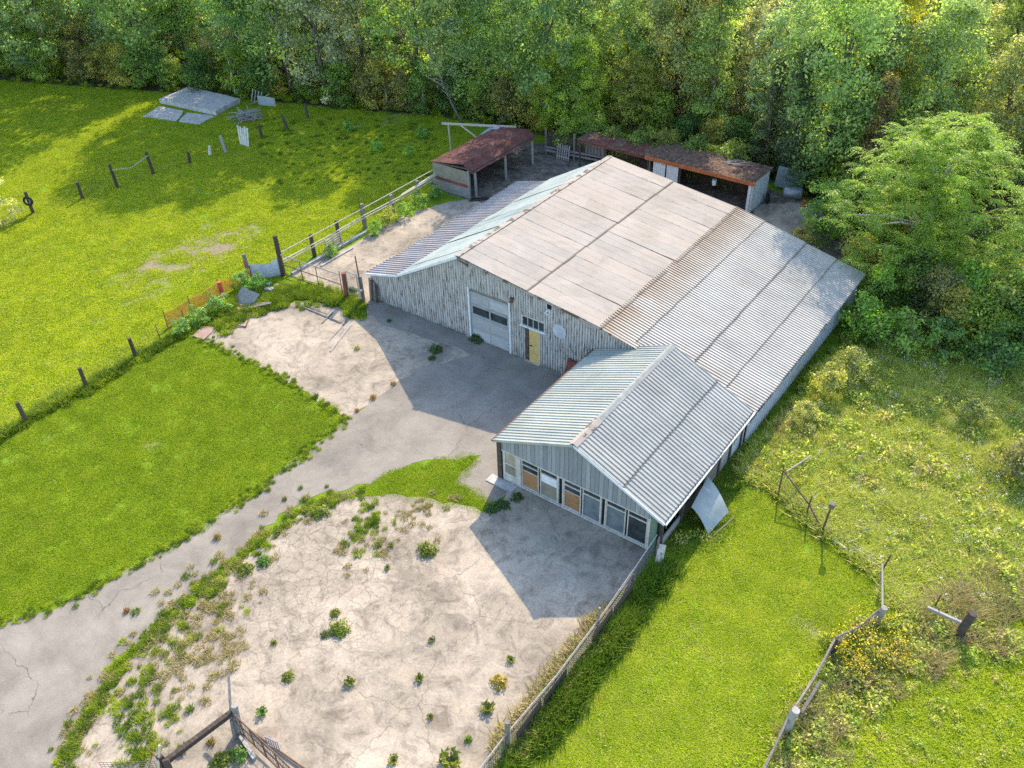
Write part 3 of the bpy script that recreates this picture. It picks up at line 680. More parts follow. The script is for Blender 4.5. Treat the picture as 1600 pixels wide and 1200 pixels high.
# long side facing the lawn: posts, low boarded panels, black sheet painting in the shade of the openings
mb = MB().box((-10.4, 22.75, 0), (-10.32, 30.6, 1.95)); annex.part('shade_sheet', mb, 'black')
for i, y in enumerate((22.8, 24.6, 26.5, 28.1, 29.2, 30.4)): annex.part('side_post', MB().box((-10.12, y, 0), (-9.98, y + .14, 2.02)), 'dark_wood')
for i, (a, b, hh, mt) in enumerate(((22.95, 24.58, .45, 'grey_wood'), (24.75, 26.48, .75, 'dark_wood'), (26.66, 28.08, .85, 'old_wood'), (28.26, 29.18, .9, 'grey_wood'), (29.36, 30.38, 1.0, 'side_tin'))):
    nb = 4
    for k in range(nb): annex.part('side_board', MB().box((-10.1 + .01 * (k % 2), a, .03 + hh * k / nb), (-10.04, b, .02 + hh * (k + .95) / nb)), mt)
    for k in range(5):
        q = a + (b - a) * (k + .5) / 5 + random.uniform(-.1, .1)
        annex.part('hanging_lath', MB().bar((-10.0, q, 1.95), (-9.98 + random.uniform(-.02, .06), q + random.uniform(-.15, .15), random.uniform(.9, 1.5)), .03, .02), 'old_wood')
mb = MB()
for k in range(8): mb.box((-17.86, 22.8 + k * .97, 0), (-17.78, 22.8 + k * .97 + .95, 2.15))
annex.part('side_wall', mb, 'side_tin'); annex.part('back_gable', MB().add([(ax0 + .1, 30.62, 1.9), (axr - .1, 30.62, 1.9), (axp, 30.62, azp - .05)], [(0, 2, 1)]), 'old_wood')
annex.part('door_stone', MB().box((-18.3, 22.0, 0), (-16.9, 22.5, .05)), 'cement')

# ------------------------------------------------------------------ rusty open shed
shed = T('open_shed', 'open-sided cattle shed with rusty red corrugated roof behind the rail fence', 'shed', (-38.3, 48, 0))
sx0, sxr, sxe, sy0, sy1 = -39.9, -37.1, -36.3, 44.1, 51.9
for i in range(8):
    a = sy0 + i * (sy1 - sy0) / 8; dz_ = .02 * math.sin(i * 1.7)
    mb = MB(); corr(mb, (sxr, a, 2.42 + dz_), (0, .975, 0), (sx0 - sxr - .15, 0, -.42), .2, .03, 'sine'); shed.part('roof_sheet', mb, 'rust_roof')
    mb = MB(); corr(mb, (sxr, a, 2.41 + dz_), (0, .975, 0), (sxe - sxr, 0, -.5), .2, .03, 'sine'); shed.part('apron_sheet', mb, 'rust_roof')
shed.part('end_panel', MB().box((sx0, sy0 - .02, 1.0), (-36.75, sy0 + .03, 1.98)), 'khaki'); shed.part('end_panel', MB().box((sx0, sy0 - .03, .0), (-36.75, sy0 + .02, .78)), 'grey_wood')
shed.part('rust_strip', MB().box((sx0, sy0 - .035, .78), (-36.75, sy0 + .02, .99)), 'rust_red'); shed.part('corner_post', MB().box((-36.74, sy0 - .06, 0), (-36.6, sy0 + .1, 2.1)), 'grey_wood')
shed.part('back_boards', MB().box((sx0 - .04, sy0 + .05, 0), (sx0 + .02, sy1, 1.95)), 'dark_wood')
for y in (44.6, 48.13, 51.5): shed.part('post', MB().tube([(-36.45, y, 0), (-36.5, y, 1.98)], .1, 8), 'grey_wood')
shed.part('front_beam', MB().bar((-36.5, sy0, 2.02), (-36.5, sy1, 2.02), .1, .16), 'dark_wood'); shed.part('end_rafter', MB().bar((sx0, sy0 + .05, 1.98), (-36.6, sy0 + .05, 2.2), .08, .12), 'dark_wood')
for k in range(5): shed.part('straw_sill', MB().bar((-36.4 + .1 * k, 43.7 + .1 * k, .12), (-35.6 + .15 * k, 44.6 + .3 * k, .12), .16, .12), 'dark_wood') if k < 2 else None
fr = T('broken_frame', 'broken pale timber frame with a slipped roof board behind the rusty shed', 'frame', (-42.5, 50.5, 0))
a = G(696, 198, 2.2); 
fr.part('post', MB().bar((-43.1, 49.9, 0), (-43.2, 49.9, 2.15), .1, .1), 'pale_wood')
fr.part('top_rail', MB().bar((-43.6, 49.6, 2.25), (-38.6, 52.4, 2.1), .12, .14), 'pale_wood')
fr.part('brace', MB().bar((-42.3, 50.3, 2.15), (-40.6, 50.9, .9), .08, .1), 'pale_wood')
fr.part('slipped_sheet', MB().bar((-39.9, 51.7, 2.15), (-40.4, 50.2, 1.5), .9, .03), 'white_sheet')
fr.part('post', MB().bar((-39.2, 52.3, 0), (-39.2, 52.3, 2.0), .1, .1), 'pale_wood')

# ------------------------------------------------------------------ back fence and orange-trimmed shed
bf = T('board_fence', 'grey board fence along the back of the muddy yard beneath the trees', 'fence', (-33.5, 56, 0))
for i in range(20):
    x = -36.6 + i * .25; yb_ = 53.6 + (x + 36.6) * .12
    bf.part('board', MB().box((x, yb_ - .02, .55 + random.uniform(-.1, .1)), (x + .22, yb_ + .02, 1.6 + random.uniform(-.12, .12))), 'old_wood' if i > 12 else 'dark_wood')
for i in range(3): x = -36.6 + i * 2.4; yb_ = 53.5 + (x + 36.6) * .12; bf.part('post', MB().tube([(x, yb_, 0), (x, yb_, 2.0)], .09, 7), 'old_wood')
for z in (.35, .62): bf.part('rail', MB().bar((-36.7, 53.45, z), (-31.7, 54.05, z), .05, .14), 'grey_wood')
pl = T('pallet', 'weathered slatted hurdle leaning against the back board fence', 'hurdle', (-35.0, 53.3, 0))
for k in range(6): pl.part('slat', MB().bar((-35.4 + k * .2, 53.25, 0), (-35.4 + k * .2, 53.45, 1.15), .1, .025, (0, 1, 0)), 'grey_wood')
for z in (.25, .9): pl.part('rail', MB().bar((-35.5, 53.22 + z * .17, z), (-34.3, 53.22 + z * .17, z), .03, .1), 'grey_wood')
rp = T('rusty_lean_to', 'low dull red rusty metal roof between the board fence and the orange-trimmed shed', 'shed', (-29.4, 54.2, 0))
for i in range(7):
    mb = MB(); corr(mb, (-33.4 + i * .86, 54.7, 2.14), (.86, 0, 0), (0, -1.9, -.03 - .03 * (i % 2)), .2, .03, 'sine'); rp.part('roof_sheet', mb, 'rust_roof' if i % 3 else 'litter_roof')
for x in (-33.2, -30.4, -27.5): rp.part('post', MB().bar((x, 53.0, 0), (x, 53.0, 1.95), .1, .1), 'dark_wood')
rp.part('front_beam', MB().bar((-33.3, 52.9, 1.98), (-27.4, 52.9, 1.98), .06, .14), 'rust_red'); rp.part('back_boards', MB().box((-33.3, 54.6, 0), (-27.4, 54.66, 2.08)), 'dark_wood')
os_ = T('orange_trim_shed', 'low shed with orange fascia and litter-covered roof at the back of the yard', 'shed', (-23.5, 54.4, 0))
oa, ob, of, obk = -27.3, -19.5, 52.75, 55.5
mb = MB(); corr(mb, (oa - .2, obk, 2.3), (ob - oa + .4, 0, 0), (0, of - obk - .25, .05), .2, .03, 'sine'); os_.part('roof', mb, 'litter_roof')
os_.part('fascia', MB().box((oa - .2, of - .28, 2.06), (ob + .2, of - .23, 2.34)), 'orange_paint'); os_.part('fascia_board', MB().box((oa - .2, of - .31, 2.2), (ob + .2, of - .281, 2.36)), 'orange_paint')
os_.part('end_wall', MB().add([(ob, of, 0), (ob, obk, 0), (ob, obk, 2.25), (ob, of, 2.28), (ob - .08, of, 0), (ob - .08, obk, 0), (ob - .08, obk, 2.25), (ob - .08, of, 2.28)], [(0, 1, 2, 3), (7, 6, 5, 4), (0, 3, 7, 4), (1, 5, 6, 2), (3, 2, 6, 7)]), 'white')
os_.part('back_wall', MB().box((oa, obk - .08, 0), (ob - .09, obk, 2.22)), 'dark_wood'); os_.part('end_wall', MB().box((oa, of, 0), (oa + .08, obk - .09, 2.25)), 'old_wood')
os_.part('front_post', MB().box((ob - .28, of - .1, 0), (ob - .1, of + .06, 2.1)), 'white'); os_.part('front_post', MB().box((-24.9, of - .05, 0), (-24.78, of + .07, 2.1)), 'dark_wood')
for i, (a, b) in enumerate(((-26.9, -25.95), (-25.85, -24.95))):
    mb = MB(); corr(mb, (a, of - .08, 2.0), (b - a, 0, 0), (0, 0, -2.0), .16, .025); os_.part('door_sheet', mb, 'white')
lt_ = T('roof_branch', 'bare dead branch lying on the litter-covered shed roof', 'branch', (-22, 54.4, 2.35))
for k in range(7): lt_.part('twig', MB().tube([(-22.6 + .15 * k, 54.2 + .1 * (k % 3), 2.38), (-21.9 + .25 * k, 54.5 + .2 * ((k * 7) % 4 - 1), 2.5 + .05 * (k % 3))], [.025, .008], 5), 'pale_bark')
bk = T('white_bucket', 'white plastic bucket hanging under the roof of the orange-trimmed shed', 'bucket', (-22.3, of + .1, 1.35))
bk.part('shell', MB().tube([(-22.3, of + .1, 1.3), (-22.3, of + .1, 1.68)], [.13, .16], 14), 'white'); bk.part('handle', MB().torus((-22.3, of + .1, 1.72), (0, 1, 0), .14, .01, 16, 4), 'wire')
wsd = T('white_board', 'pale leaning metal sheet beside the end of the orange-trimmed shed', 'metal sheet', (-19.0, 57, 0))
wsd.part('sheet', MB().bar((-19.6, 57.2, 1.0), (-17.7, 57.5, .85), .03, 1.5), 'white_sheet'); wsd.part('prop', MB().bar((-18.6, 57.4, 0), (-18.6, 57.45, 1.4), .08, .08), 'old_wood')
ty = T('old_tyre', 'black worn tyre lying against the white end wall of the back shed', 'tyre', (-19.2, 54.9, 0)); ty.part('tyre', MB().torus((-19.15, 54.9, .34), (1, .3, .25), .28, .11, 20, 8), 'rubber', smooth=True)
tk = T('grey_tank', 'round grey metal tank lying in weeds behind the barn', 'tank', (-18.0, 56.3, 0)); tk.part('drum', MB().tube([(-18.6, 56.2, .42), (-18.5, 56.2, .42), (-17.5, 56.6, .42), (-17.4, 56.64, .42)], [.3, .42, .42, .3], 16), 'steel', smooth=True); tk.part('cradle', MB().box((-18.4, 55.95, 0), (-17.6, 56.75, .1)), 'old_wood')
rd = T('rust_drum', 'small orange-brown rusty can on the ground behind the barn', 'can', (-16.9, 55.6, 0)); rd.part('shell', MB().tube([(-16.9, 55.6, 0), (-16.85, 55.6, .45)], .17, 12), 'orange_paint'); rd.part('rim', MB().torus((-16.85, 55.6, .45), (0, 0, 1), .17, .02, 14, 5), 'rust')

# ------------------------------------------------------------------ slabs, heaps near the wood
sl = T('concrete_slab', 'raised pale concrete slab lying in the grass at the edge of the wood', 'slab', tuple(G(313, 158)))
sl.part('slab', MB().prism(wobble(gp((250, 162), (296, 142), (376, 161), (338, 181)), .8, .03, 4), 0, .42), 'cement'); 
s2 = T('broken_slab', 'low broken concrete slab in front of the raised slab', 'slab', tuple(G(285, 183)))
s2.part('slab', MB().prism(wobble(gp((226, 183), (250, 167), (288, 175), (276, 190)), .7, .06, 5), 0, .1), 'cement'); s2.part('slab', MB().prism(wobble(gp((281, 190), (292, 177), (336, 183), (312, 195)), .7, .06, 6), 0, .08), 'cement')
bp = T('brush_pile', 'heap of grey cut branches on the grass near the concrete slab', 'brush pile', tuple(G(388, 187)))
r_ = random.Random(5); c = G(388, 186)
for k in range(46):
    an = r_.uniform(0, 6.28); L = r_.uniform(.5, 1.1); q = c + Vector((r_.gauss(0, .45), r_.gauss(0, .4), r_.uniform(.05, .55)))
    d = Vector((math.cos(an), math.sin(an), r_.uniform(-.25, .25))) * L; bp.part('branch', MB().tube([q - d, q + d * .2 + Vector((0, 0, .05)), q + d], [.035, .03, .012], 5), 'grey_wood')
ws = T('board_stack', 'upright bundle of pale boards standing by the brush pile', 'boards', tuple(G(382, 227)))
c = G(383, 228)
for k in range(5): ws.part('board', MB().bar(c + Vector((-.5 + k * .22, .0, 0)), c + Vector((-.55 + k * .22, .1 + .05 * k, 1.55 - .08 * (k % 3))), .18, .04, (0, 1, 0)), 'old_white')
db = T('leaning_hurdle', 'grey broken hurdle leaning at the wood edge beside the slab', 'hurdle', tuple(G(405, 160)))
c = G(400, 161)
for k in range(4): db.part('bar', MB().bar(c + Vector((-.6 + k * .4, 0, 0)), c + Vector((-.6 + k * .4, .4, 1.0)), .08, .04), 'grey_wood')
db.part('sheet', MB().bar(c + Vector((.6, -.2, .45)), c + Vector((2.3, .3, .4)), .03, .8), 'white_sheet'); db.part('pole', MB().bar(c + Vector((0, -.6, .05)), c + Vector((1.6, .4, 1.0)), .08, .08), 'old_wood')

# ------------------------------------------------------------------ fences
def wire_mesh(mb, p, q, h, dx=.16, dz=.14, r=.007, z0=.05, sag=0.0):
    p = Vector(p); q = Vector(q); L = (q - p).length; n = max(2, int(L / dx)); k = max(1, int(h / dz))
    for j in range(k + 1):
        z = z0 + h * j / k
        mb.bar(p + Vector((0, 0, z)), p.lerp(q, .5) + Vector((0, 0, z - sag)), r * 2, r * 2); mb.bar(p.lerp(q, .5) + Vector((0, 0, z - sag)), q + Vector((0, 0, z)), r * 2, r * 2)
    for i in range(n + 1): a = p.lerp(q, i / n); mb.bar(a + Vector((0, 0, z0)), a + Vector((0, 0, z0 + h - sag)), r * 1.4, r * 1.4)
    return mb
def post(t, p, h, r=.09, mat='dark_wood', lean=(0, 0), name='post', n=8):
    p = Vector(p); return t.part(name, MB().tube([p - Vector((0, 0, .1)), p + Vector((lean[0] * .5, lean[1] * .5, h * .5)), p + Vector((lean[0], lean[1], h))], [r * 1.05, r, r * .92], n), mat)
fa = T('paddock_fence', 'sagging wire fence on dark wooden posts between the front lawn and the paddock', 'fence', (-39.5, 18, 0))
pa = [G(u, v) for u, v in ((-70, 728), (42, 660), (136, 606), (213, 559))]
for i, p in enumerate(pa): post(fa, p, 1.3, .11, lean=(.02, -.04 * (i % 2)))
ends = pa + [G(252, 535), G(292, 512)]
for p in ends[4:]: post(fa, p, 1.15, .025, 'rust', (-.1, .03), 'stake', 6)
for a, b in zip(ends, ends[1:]): fa.part('wire_mesh', wire_mesh(MB(), a, b, 1.0, .3, .25, .003, sag=.12), 'wire')
on = T('orange_net_fence', 'tattered orange plastic net fence on thin rods beside the paddock', 'net fence', (-40.3, 25.5, 0))
pn = [G(262, 512), G(300, 490), G(345, 463), G(395, 441)]
for i, p in enumerate(pn): post(on, p, 1.2, .025, 'rust', (.05, 0), 'rod', 6)
for a, b in zip(pn, pn[1:]):
    mb = MB(); L = (b - a).length; n = int(L / .09); nmd = 10
    for j in range(nmd + 1):
        z = .15 + .8 * j / nmd; pr = None
        for s in range(7):
            t = s / 6; q = a.lerp(b, t) + Vector((.05 * math.sin(s * 2.1 + j * .3), 0, z - .12 * math.sin(math.pi * t) * (j / nmd)))
            if pr is not None: mb.bar(pr, q, .006, .03)
            pr = q
    for i in range(n + 1): q = a.lerp(b, i / n); mb.bar(q + Vector((0, 0, .12)), q + Vector((0, 0, .95 - .12 * math.sin(math.pi * i / n))), .006, .026)
    on.part('net', mb, 'orange_net')
mk = on.part('marker_tube', MB().tube([G(349, 466) + Vector((0, 0, .1)), G(349, 466) + Vector((-.05, 0, 1.1))], .13, 10), 'marker_red')
on.part('dangling_rail', MB().bar(G(298, 494, .2), G(352, 458, .9), .04, .05), 'pale_wood')
ff = T('far_fence', 'old wire fence on dark posts dividing the paddock from the far lawn', 'fence', (-59.6, 32, 0))
pf = [G(52, 333), G(129, 310), G(184, 293), G(240, 272), G(297, 255)]
for i, p in enumerate(pf): post(ff, p, (1.6, 1.25, 1.75, 1.7, .9)[i], .12, lean=((-.0, 0), (0, 0), (-.18, 0), (-.2, 0), (.1, 0))[i])
pf = [G(-60, 362)] + pf
for a, b in zip(pf, pf[1:]): ff.part('wire_mesh', wire_mesh(MB(), a, b, .8, .4, .27, .003, sag=.2), 'wire')
ff.part('loose_wire', MB().tube([pf[3] + Vector((0, 0, 1.35)), pf[3].lerp(pf[4], .5) + Vector((0, 0, 1.05)), pf[4] + Vector((0, 0, 1.5))], .03, 6), 'grey_wood')
ti = T('tyre_on_post', 'black tyre hung on a wooden post of the far paddock fence', 'tyre', tuple(G(52, 333) + Vector((0, 0, .7)))); ti.part('tyre', MB().torus(G(52, 333) + Vector((0.02, -.05, .95)), (.55, -.8, .1), .27, .09, 22, 8), 'rubber', smooth=True); ti.part('rim', MB().torus(G(52, 333) + Vector((0.02, -.05, .95)), (.55, -.8, .1), .17, .035, 20, 6), 'old_white', smooth=True)
for (u, v, h, rr, mt, ln, lb) in ((328, 242, .75, .12, 'old_white', (.2, 0), 'short white stump post leaning between the far fence and the boards'), (353, 238, 1.3, .13, 'grey_wood', (-.25, 0), 'split grey leaning post beside the bundle of boards'),
        (409, 215, 1.05, .11, 'dark_wood', (-.02, 0), 'single dark post standing just past the bundle of boards'), (449, 202, 1.15, .13, 'dark_wood', (-.35, 0), 'tilted dark post in the shade near the wood edge'), (481, 185, 1.25, .12, 'dark_wood', (-.1, 0), 'dark upright post nearest the wood edge, last of the row')):
    q = T('lone_post', lb, 'post', tuple(G(u, v)), 'old posts left standing in the paddock'); post(q, G(u, v), h, rr, mt, ln, 'shaft'); q.part('cap', MB().tube([G(u, v) + Vector((ln[0], 0, h)), G(u, v) + Vector((ln[0], 0, h + .03))], [rr * .92, rr * .6], 8), mt)
# rail fence beside the back yard
rf = T('rail_fence', 'pale wooden rail fence on dark posts between the paddock and back yard', 'fence', (-40, 37, 0))
py_ = [29.35, 32.1, 34.35, 36.75, 39.5, 42.2]
for i, y in enumerate(py_): post(rf, (-39.75 if i else -39.62, y, 0), (2.7, 1.55, 1.55, 1.75, 1.3, 1.3)[i], .13 if i else .15, 'dark_wood' if i < 3 else 'old_wood', (-.05, 0))
post(rf, (-39.95, 36.75, 0), 2.4, .03, 'rust', (-.1, 0), 'rod', 6)
for y0_, y1_, z in ((29.4, 36.8, .98), (36.7, 44.2, 1.0), (29.5, 36.8, .8), (36.7, 44.2, .82)): rf.part('rail', MB().tube([(-39.62, y0_, z), (-39.6, (y0_ + y1_) / 2, z - .04), (-39.62, y1_, z + .03)], .04, 7), 'pale_wood')
rf.part('top_pole', MB().tube([(-39.66, 29.4, 1.5), (-39.66, 36, 1.48), (-39.66, 44.3, 1.55)], .035, 7), 'pale_wood')
rf.part('log', MB().tube([(-39.7, 40.4, .95), (-39.7, 44.1, 1.1)], [.06, .1], 8), 'pale_wood')
cb = T('low_kerb', 'long low concrete kerb at the foot of the rail fence', 'kerb', (-39.1, 34, 0)); cb.part('kerb', MB().box((-39.35, 29.7, 0), (-39.15, 36.5, .16)).box((-38.5, 31.4, 0), (-38.38, 34.2, .1)), 'cement')
hp = T('feed_hurdle', 'small white slatted hurdle leaning on the rail fence', 'hurdle', (-39.2, 33.2, 0))
for k in range(6): hp.part('slat', MB().bar((-39.15, 32.6, .1 + k * .17), (-39.3, 34.0, .14 + k * .17), .03, .09), 'pale_wood')
for y in (32.62, 33.3, 33.98): hp.part('upright', MB().bar((-39.12, y, 0), (-39.18, y, 1.15), .04, .08), 'pale_wood')
# sheet-metal hoarding and field gate
hd = T('tin_hoarding', 'curved galvanised sheet nailed between two posts beside the field gate', 'metal sheet', (-40.4, 28.8, 0))
a = Vector((-41.1, 28.0, 0)); b = Vector((-39.75, 29.25, 0)); mb = MB()
for k in range(11):
    t = k / 10; q = a.lerp(b, t); z1 = .95 + .45 * (2 * t - 1) ** 2 if t > .5 else .95 + .1 * (1 - 2 * t); mb.v += [(q.x + .1 * math.sin(3.14 * t), q.y - .1 * math.sin(3.14 * t), 0), (q.x, q.y, z1 * .9)]
for k in range(10): mb.f.append((2 * k, 2 * k + 2, 2 * k + 3, 2 * k + 1))
hd.part('sheet', mb, 'side_tin'); post(hd, a, 1.6, .13, 'old_wood', (-.15, 0)); post(hd, (-39.9, 29.6, 0), 1.9, .07, 'grey_wood', (-.05, 0))
hd.part('lath', MB().bar(a + Vector((-.16, -.1, 1.2)), a + Vector((-.1, -.12, .6)), .03, .2), 'marker_red')
fg = T('field_gate', 'rusty pipe field gate with wire infill closing the back yard', 'gate', (-37, 29.5, 0))
ga = Vector((-39.45, 29.3, 0)); gb = Vector((-34.75, 29.6, 0))
for z in (1.5, .85, .15): fg.part('rail', MB().tube([ga + Vector((0, 0, z)), gb + Vector((0, 0, z))], .028, 7), 'rust' if z < 1.2 else 'grey_wood')
for k, hh in ((0, 1.5), (.33, 1.5), (.6, 1.5), (1, 1.75)): fg.part('upright', MB().tube([ga.lerp(gb, k) + Vector((0, 0, .1)), ga.lerp(gb, k) + Vector((0, 0, hh))], .025, 7), 'rust')
fg.part('wire_mesh', wire_mesh(MB(), ga, gb, 1.25, .3, .3, .003, .15), 'wire')
wg = T('wicket_gate', 'narrow wire wicket gate between a rust-brown post and the barn corner', 'gate', (-34, 29.75, 0))
wa, wb = Vector((-34.3, 29.7, 0)), Vector((-33.55, 29.8, 0))
post(wg, (-34.45, 29.65, 0), 1.7, .14, 'rust_red', name='gate_post'); post(wg, (-33.35, 29.86, 0), 1.75, .13, 'grey_wood', name='gate_post')
for z in (.1, .9, 1.85): wg.part('rail', MB().bar(wa + Vector((0, 0, z)), wb + Vector((0, 0, z - .06)), .04, .05), 'grey_wood')
for q in (wa, wb): wg.part('stile', MB().bar(q, q + Vector((0, 0, 1.85)), .04, .05), 'grey_wood')
wg.part('wire_mesh', wire_mesh(MB(), wa, wb, 1.7, .14, .14, .004), 'wire')
pt = T('leaning_pole', 'tall thin rusty pole leaning at the near corner of the barn', 'pole', (-33.2, 29.7, 0)); pt.part('shaft', MB().tube([(-33.15, 29.7, 0), (-33.35, 29.75, 3.1)], [.05, .035], 8), 'rust'); pt.part('clamp', MB().tube([(-33.2, 29.71, .9), (-33.21, 29.71, 1.0)], .07, 8), 'old_white')
bb = T('boarded_corner', 'dark weathered boards standing against the corner of the barn wall', 'boards', (-33.0, 30.2, 0))
for k in range(4): bb.part('board', MB().bar((-33.1 + k * .16, 30.25, 0), (-33.12 + k * .16, 30.38, 1.45 - .1 * k), .15, .03, (0, 1, 0)), 'dark_wood' if k % 2 else 'old_wood')
# scrap by the pad
sp = T('scrap_heap', 'bent rusty sheet and boards dumped at the corner of the concrete pad', 'scrap', tuple(G(392, 478)))
c = G(388, 474)
sp.part('bent_sheet', MB().add([c + Vector(q) for q in ((-.9, -.2, .1), (-.2, -.5, .15), (.5, -.1, .1), (-.7, .3, .75), (.0, .2, .85), (.6, .5, .6))], [(0, 1, 4, 3), (1, 2, 5, 4)]), 'grey_wood')
for k in range(3): sp.part('board', MB().bar(c + Vector((.1 + k * .25, -.5, .06 + .05 * k)), c + Vector((1.1 + .2 * k, .5, .2 + .05 * k)), .16, .04), 'old_wood')
sp.part('pink_slab', MB().prism(wobble([tuple((c + Vector(q))[:2]) for q in ((-.3, -.9, 0), (.5, -.7, 0), (.4, -.1, 0), (-.2, -.3, 0))], .5, .04, 2), 0, .1), 'brick_red')
pk = T('angle_frame', 'thin rusty angle-iron frame lying on the grass by the pad', 'frame', tuple(G(355, 505)))
q = [G(349, 508), G(372, 487), G(392, 493), G(385, 512)]
for a, b in zip(q, q[1:] + q[:1]): pk.part('bar', MB().bar(a + Vector((0, 0, .06)), b + Vector((0, 0, .12)), .05, .05), 'rust')
ps = T('pink_slab', 'reddish broken slab in the grass beside the concrete pad', 'slab', tuple(G(318, 520))); ps.part('slab', MB().prism(wobble(gp((300, 527), (318, 512), (334, 512), (330, 522), (318, 532)), .5, .04, 3), 0, .09), 'brick_red')
rb = T('loose_rubble', 'pale broken stones heaped at the foot of the tin hoarding', 'rubble', tuple(G(424, 452)))
for k in range(9): c = G(415 + random.uniform(0, 20), 448 + random.uniform(-4, 8)); s = random.uniform(.1, .22); rb.part('stone', MB().prism([(c.x + s * math.cos(t + k) * random.uniform(.7, 1.1), c.y + s * math.sin(t + k) * random.uniform(.7, 1.1)) for t in (0, 1.2, 2.4, 3.6, 4.9)], 0, s * 1.1), 'cement')
lt = T('loose_plank', 'long thin plank lying on the concrete pad beside the shadow', 'plank', tuple(G(532, 528))); lt.part('plank', MB().bar(G(516, 549, .05), G(548, 508, .05), .09, .04), 'grey_wood')
for i, (a, b) in enumerate((((470, 478), (532, 504)), ((503, 505), (520, 488)), ((536, 508), (543, 496)))):
    q = T('lying_batten', ('dark batten lying across the top of the pad', 'short batten lying beside the plank near the weeds', 'stub of timber beside the top of the long plank')[i], 'batten', tuple(G(*a))); q.part('batten', MB().bar(G(*a, .05), G(*b, .05), .07, .05), 'old_wood')

# chain-link along the concrete yard
cf = T('yard_fence', 'low wire fence with pale top rail and posts along the concrete yard', 'fence', (-10, 14, 0))
top_ = [(-10.05, 22.5, 1.15), (-9.95, 20.4, 1.05), (-9.85, 17.9, 1.0), (-9.8, 14.9, 1.0), (-9.9, 12.1, 1.02), (-9.85, 8.5, 1.02), (-9.8, 2.5, 1.02)]
for a, b in zip(top_, top_[1:]): cf.part('top_rail', MB().tube([a, b], .024, 7), 'grey_wood')
for y, h in ((22.4, 1.2), (17.9, 1.5), (12.3, 1.6), (7.0, 1.3)): post(cf, (-9.95, y, 0), h, .09 if y < 16 else .05, 'old_wood', (.05, 0))
for y in (20.3, 15.0, 9.6, 4): post(cf, (-9.9, y, 0), 1.05, .03, 'rust', (.06, 0), 'stake', 6)
for a, b in zip(top_, top_[1:]): cf.part('wire_mesh', wire_mesh(MB(), (a[0] + .04, a[1], 0), (b[0] + .04, b[1], 0), .95, .11, .11, .006), 'wire')
for i in range(9):
    y = 21.8 - i * 1.55
    if i in (1, 2, 4, 5, 7, 8): cf.part('board', MB().bar((-9.8, y, .42 + .05 * (i % 2)), (-9.76, y - 1.45, .4), .03, .62), 'dark_wood')
st_ = T('fallen_siding', 'cracked pale siding board hanging by the corner of the annex', 'board', tuple(G(1030, 880))); c = G(1030, 878)
st_.part('board', MB().bar(c + Vector((-.1, .35, .65)), c + Vector((.12, -.35, .12)), .3, .03), 'pale_wood'); st_.part('split', MB().bar(c + Vector((.0, .1, .45)), c + Vector((.15, -.1, .25)), .05, .05), 'black')
ms = T('curved_sheet', 'bowed pale plastic sheet leaning against the side of the annex', 'sheet', (-9.2, 25.8, 0))
mb = MB(); A, B = Vector((-9.7, 24.8, 1.0)), Vector((-9.85, 26.6, 1.2)); C_, D_ = Vector((-8.75, 24.65, .05)), Vector((-8.55, 26.1, .3))
for i in range(7):
    for j in range(9):
        s_, t_ = i / 6, j / 8; q = A.lerp(B, s_).lerp(C_.lerp(D_, s_), t_); q.z += .16 * math.sin(math.pi * t_) + .05 * math.sin(s_ * 3); mb.v.append(tuple(q))
for i in range(6):
    for j in range(8): k = i * 9 + j; mb.f.append((k, k + 1, k + 10, k + 9))
n = len(mb.v); mb.v += [(a, b, c - .02) for a, b, c in mb.v]; mb.f += [tuple(i + n for i in f)[::-1] for f in mb.f]
ms.part('sheet', mb, 'white_sheet', smooth=True); ms.part('support_lath', MB().bar((-8.6, 24.5, .03), (-8.3, 26.2, .05), .05, .04), 'old_wood')
# bottom gate
bg_ = T('yard_gate', 'rusty tubular yard gate on a leaning weathered post, wire-filled lower half', 'gate', tuple(G(374, 1145)))
pB = G(374, 1145); ge = Vector((-14.6, 7.3, 0))
bg_.part('gate_post', MB().tube([pB - Vector((0, 0, .1)), pB + Vector((-.02, .1, .8)), pB + Vector((-.03, .18, 1.35))], [.15, .13, .11], 9), 'grey_wood')
for z in (1.2, .72, .18): bg_.part('rail', MB().tube([pB + Vector((.08, 0, z)), ge + Vector((0, 0, z - .03))], .028, 7), 'rust')
for k in (.12, .3, .5, .72, .95): bg_.part('upright', MB().tube([pB.lerp(ge, k) + Vector((0, 0, .15)), pB.lerp(ge, k) + Vector((0, 0, 1.2))], .024, 7), 'rust')
bg_.part('wire_mesh', wire_mesh(MB(), pB, ge, .95, .16, .15, .006, .18), 'wire'); bg_.part('rust_pipe', MB().tube([pB + Vector((.3, .25, .08)), ge + Vector((.4, .6, .1))], .035, 8), 'rust')
gr = bg_.part('grate', MB().box((0, 0, 0), (0, 0, 0)), 'steel'); gq = pB.lerp(ge, .42) + Vector((.15, .2, 0)); bpy.data.objects.remove(gr)
mb = MB()
for k in range(6): mb.bar(gq + Vector((k * .09, k * .02, .55)), gq + Vector((k * .09, k * .02, 1.0)), .03, .02)
for z in (.55, 1.0): mb.bar(gq + Vector((-.02, 0, z)), gq + Vector((.47, .1, z)), .03, .04)
bg_.part('grate', mb, 'steel')
hb = T('hitching_rail', 'heavy dark beam fixed between two posts at the bottom of the yard', 'rail', tuple(G(310, 1175)))
pA = G(266, 1216); 
hb.part('post', MB().bar(pA - Vector((0, 0, .1)), pA + Vector((0, 0, 1.35)), .18, .18), 'dark_wood'); hb.part('post', MB().bar(pA + Vector((.18, .02, 0)), pA + Vector((.2, .05, 1.25)), .08, .2), 'dark_wood')
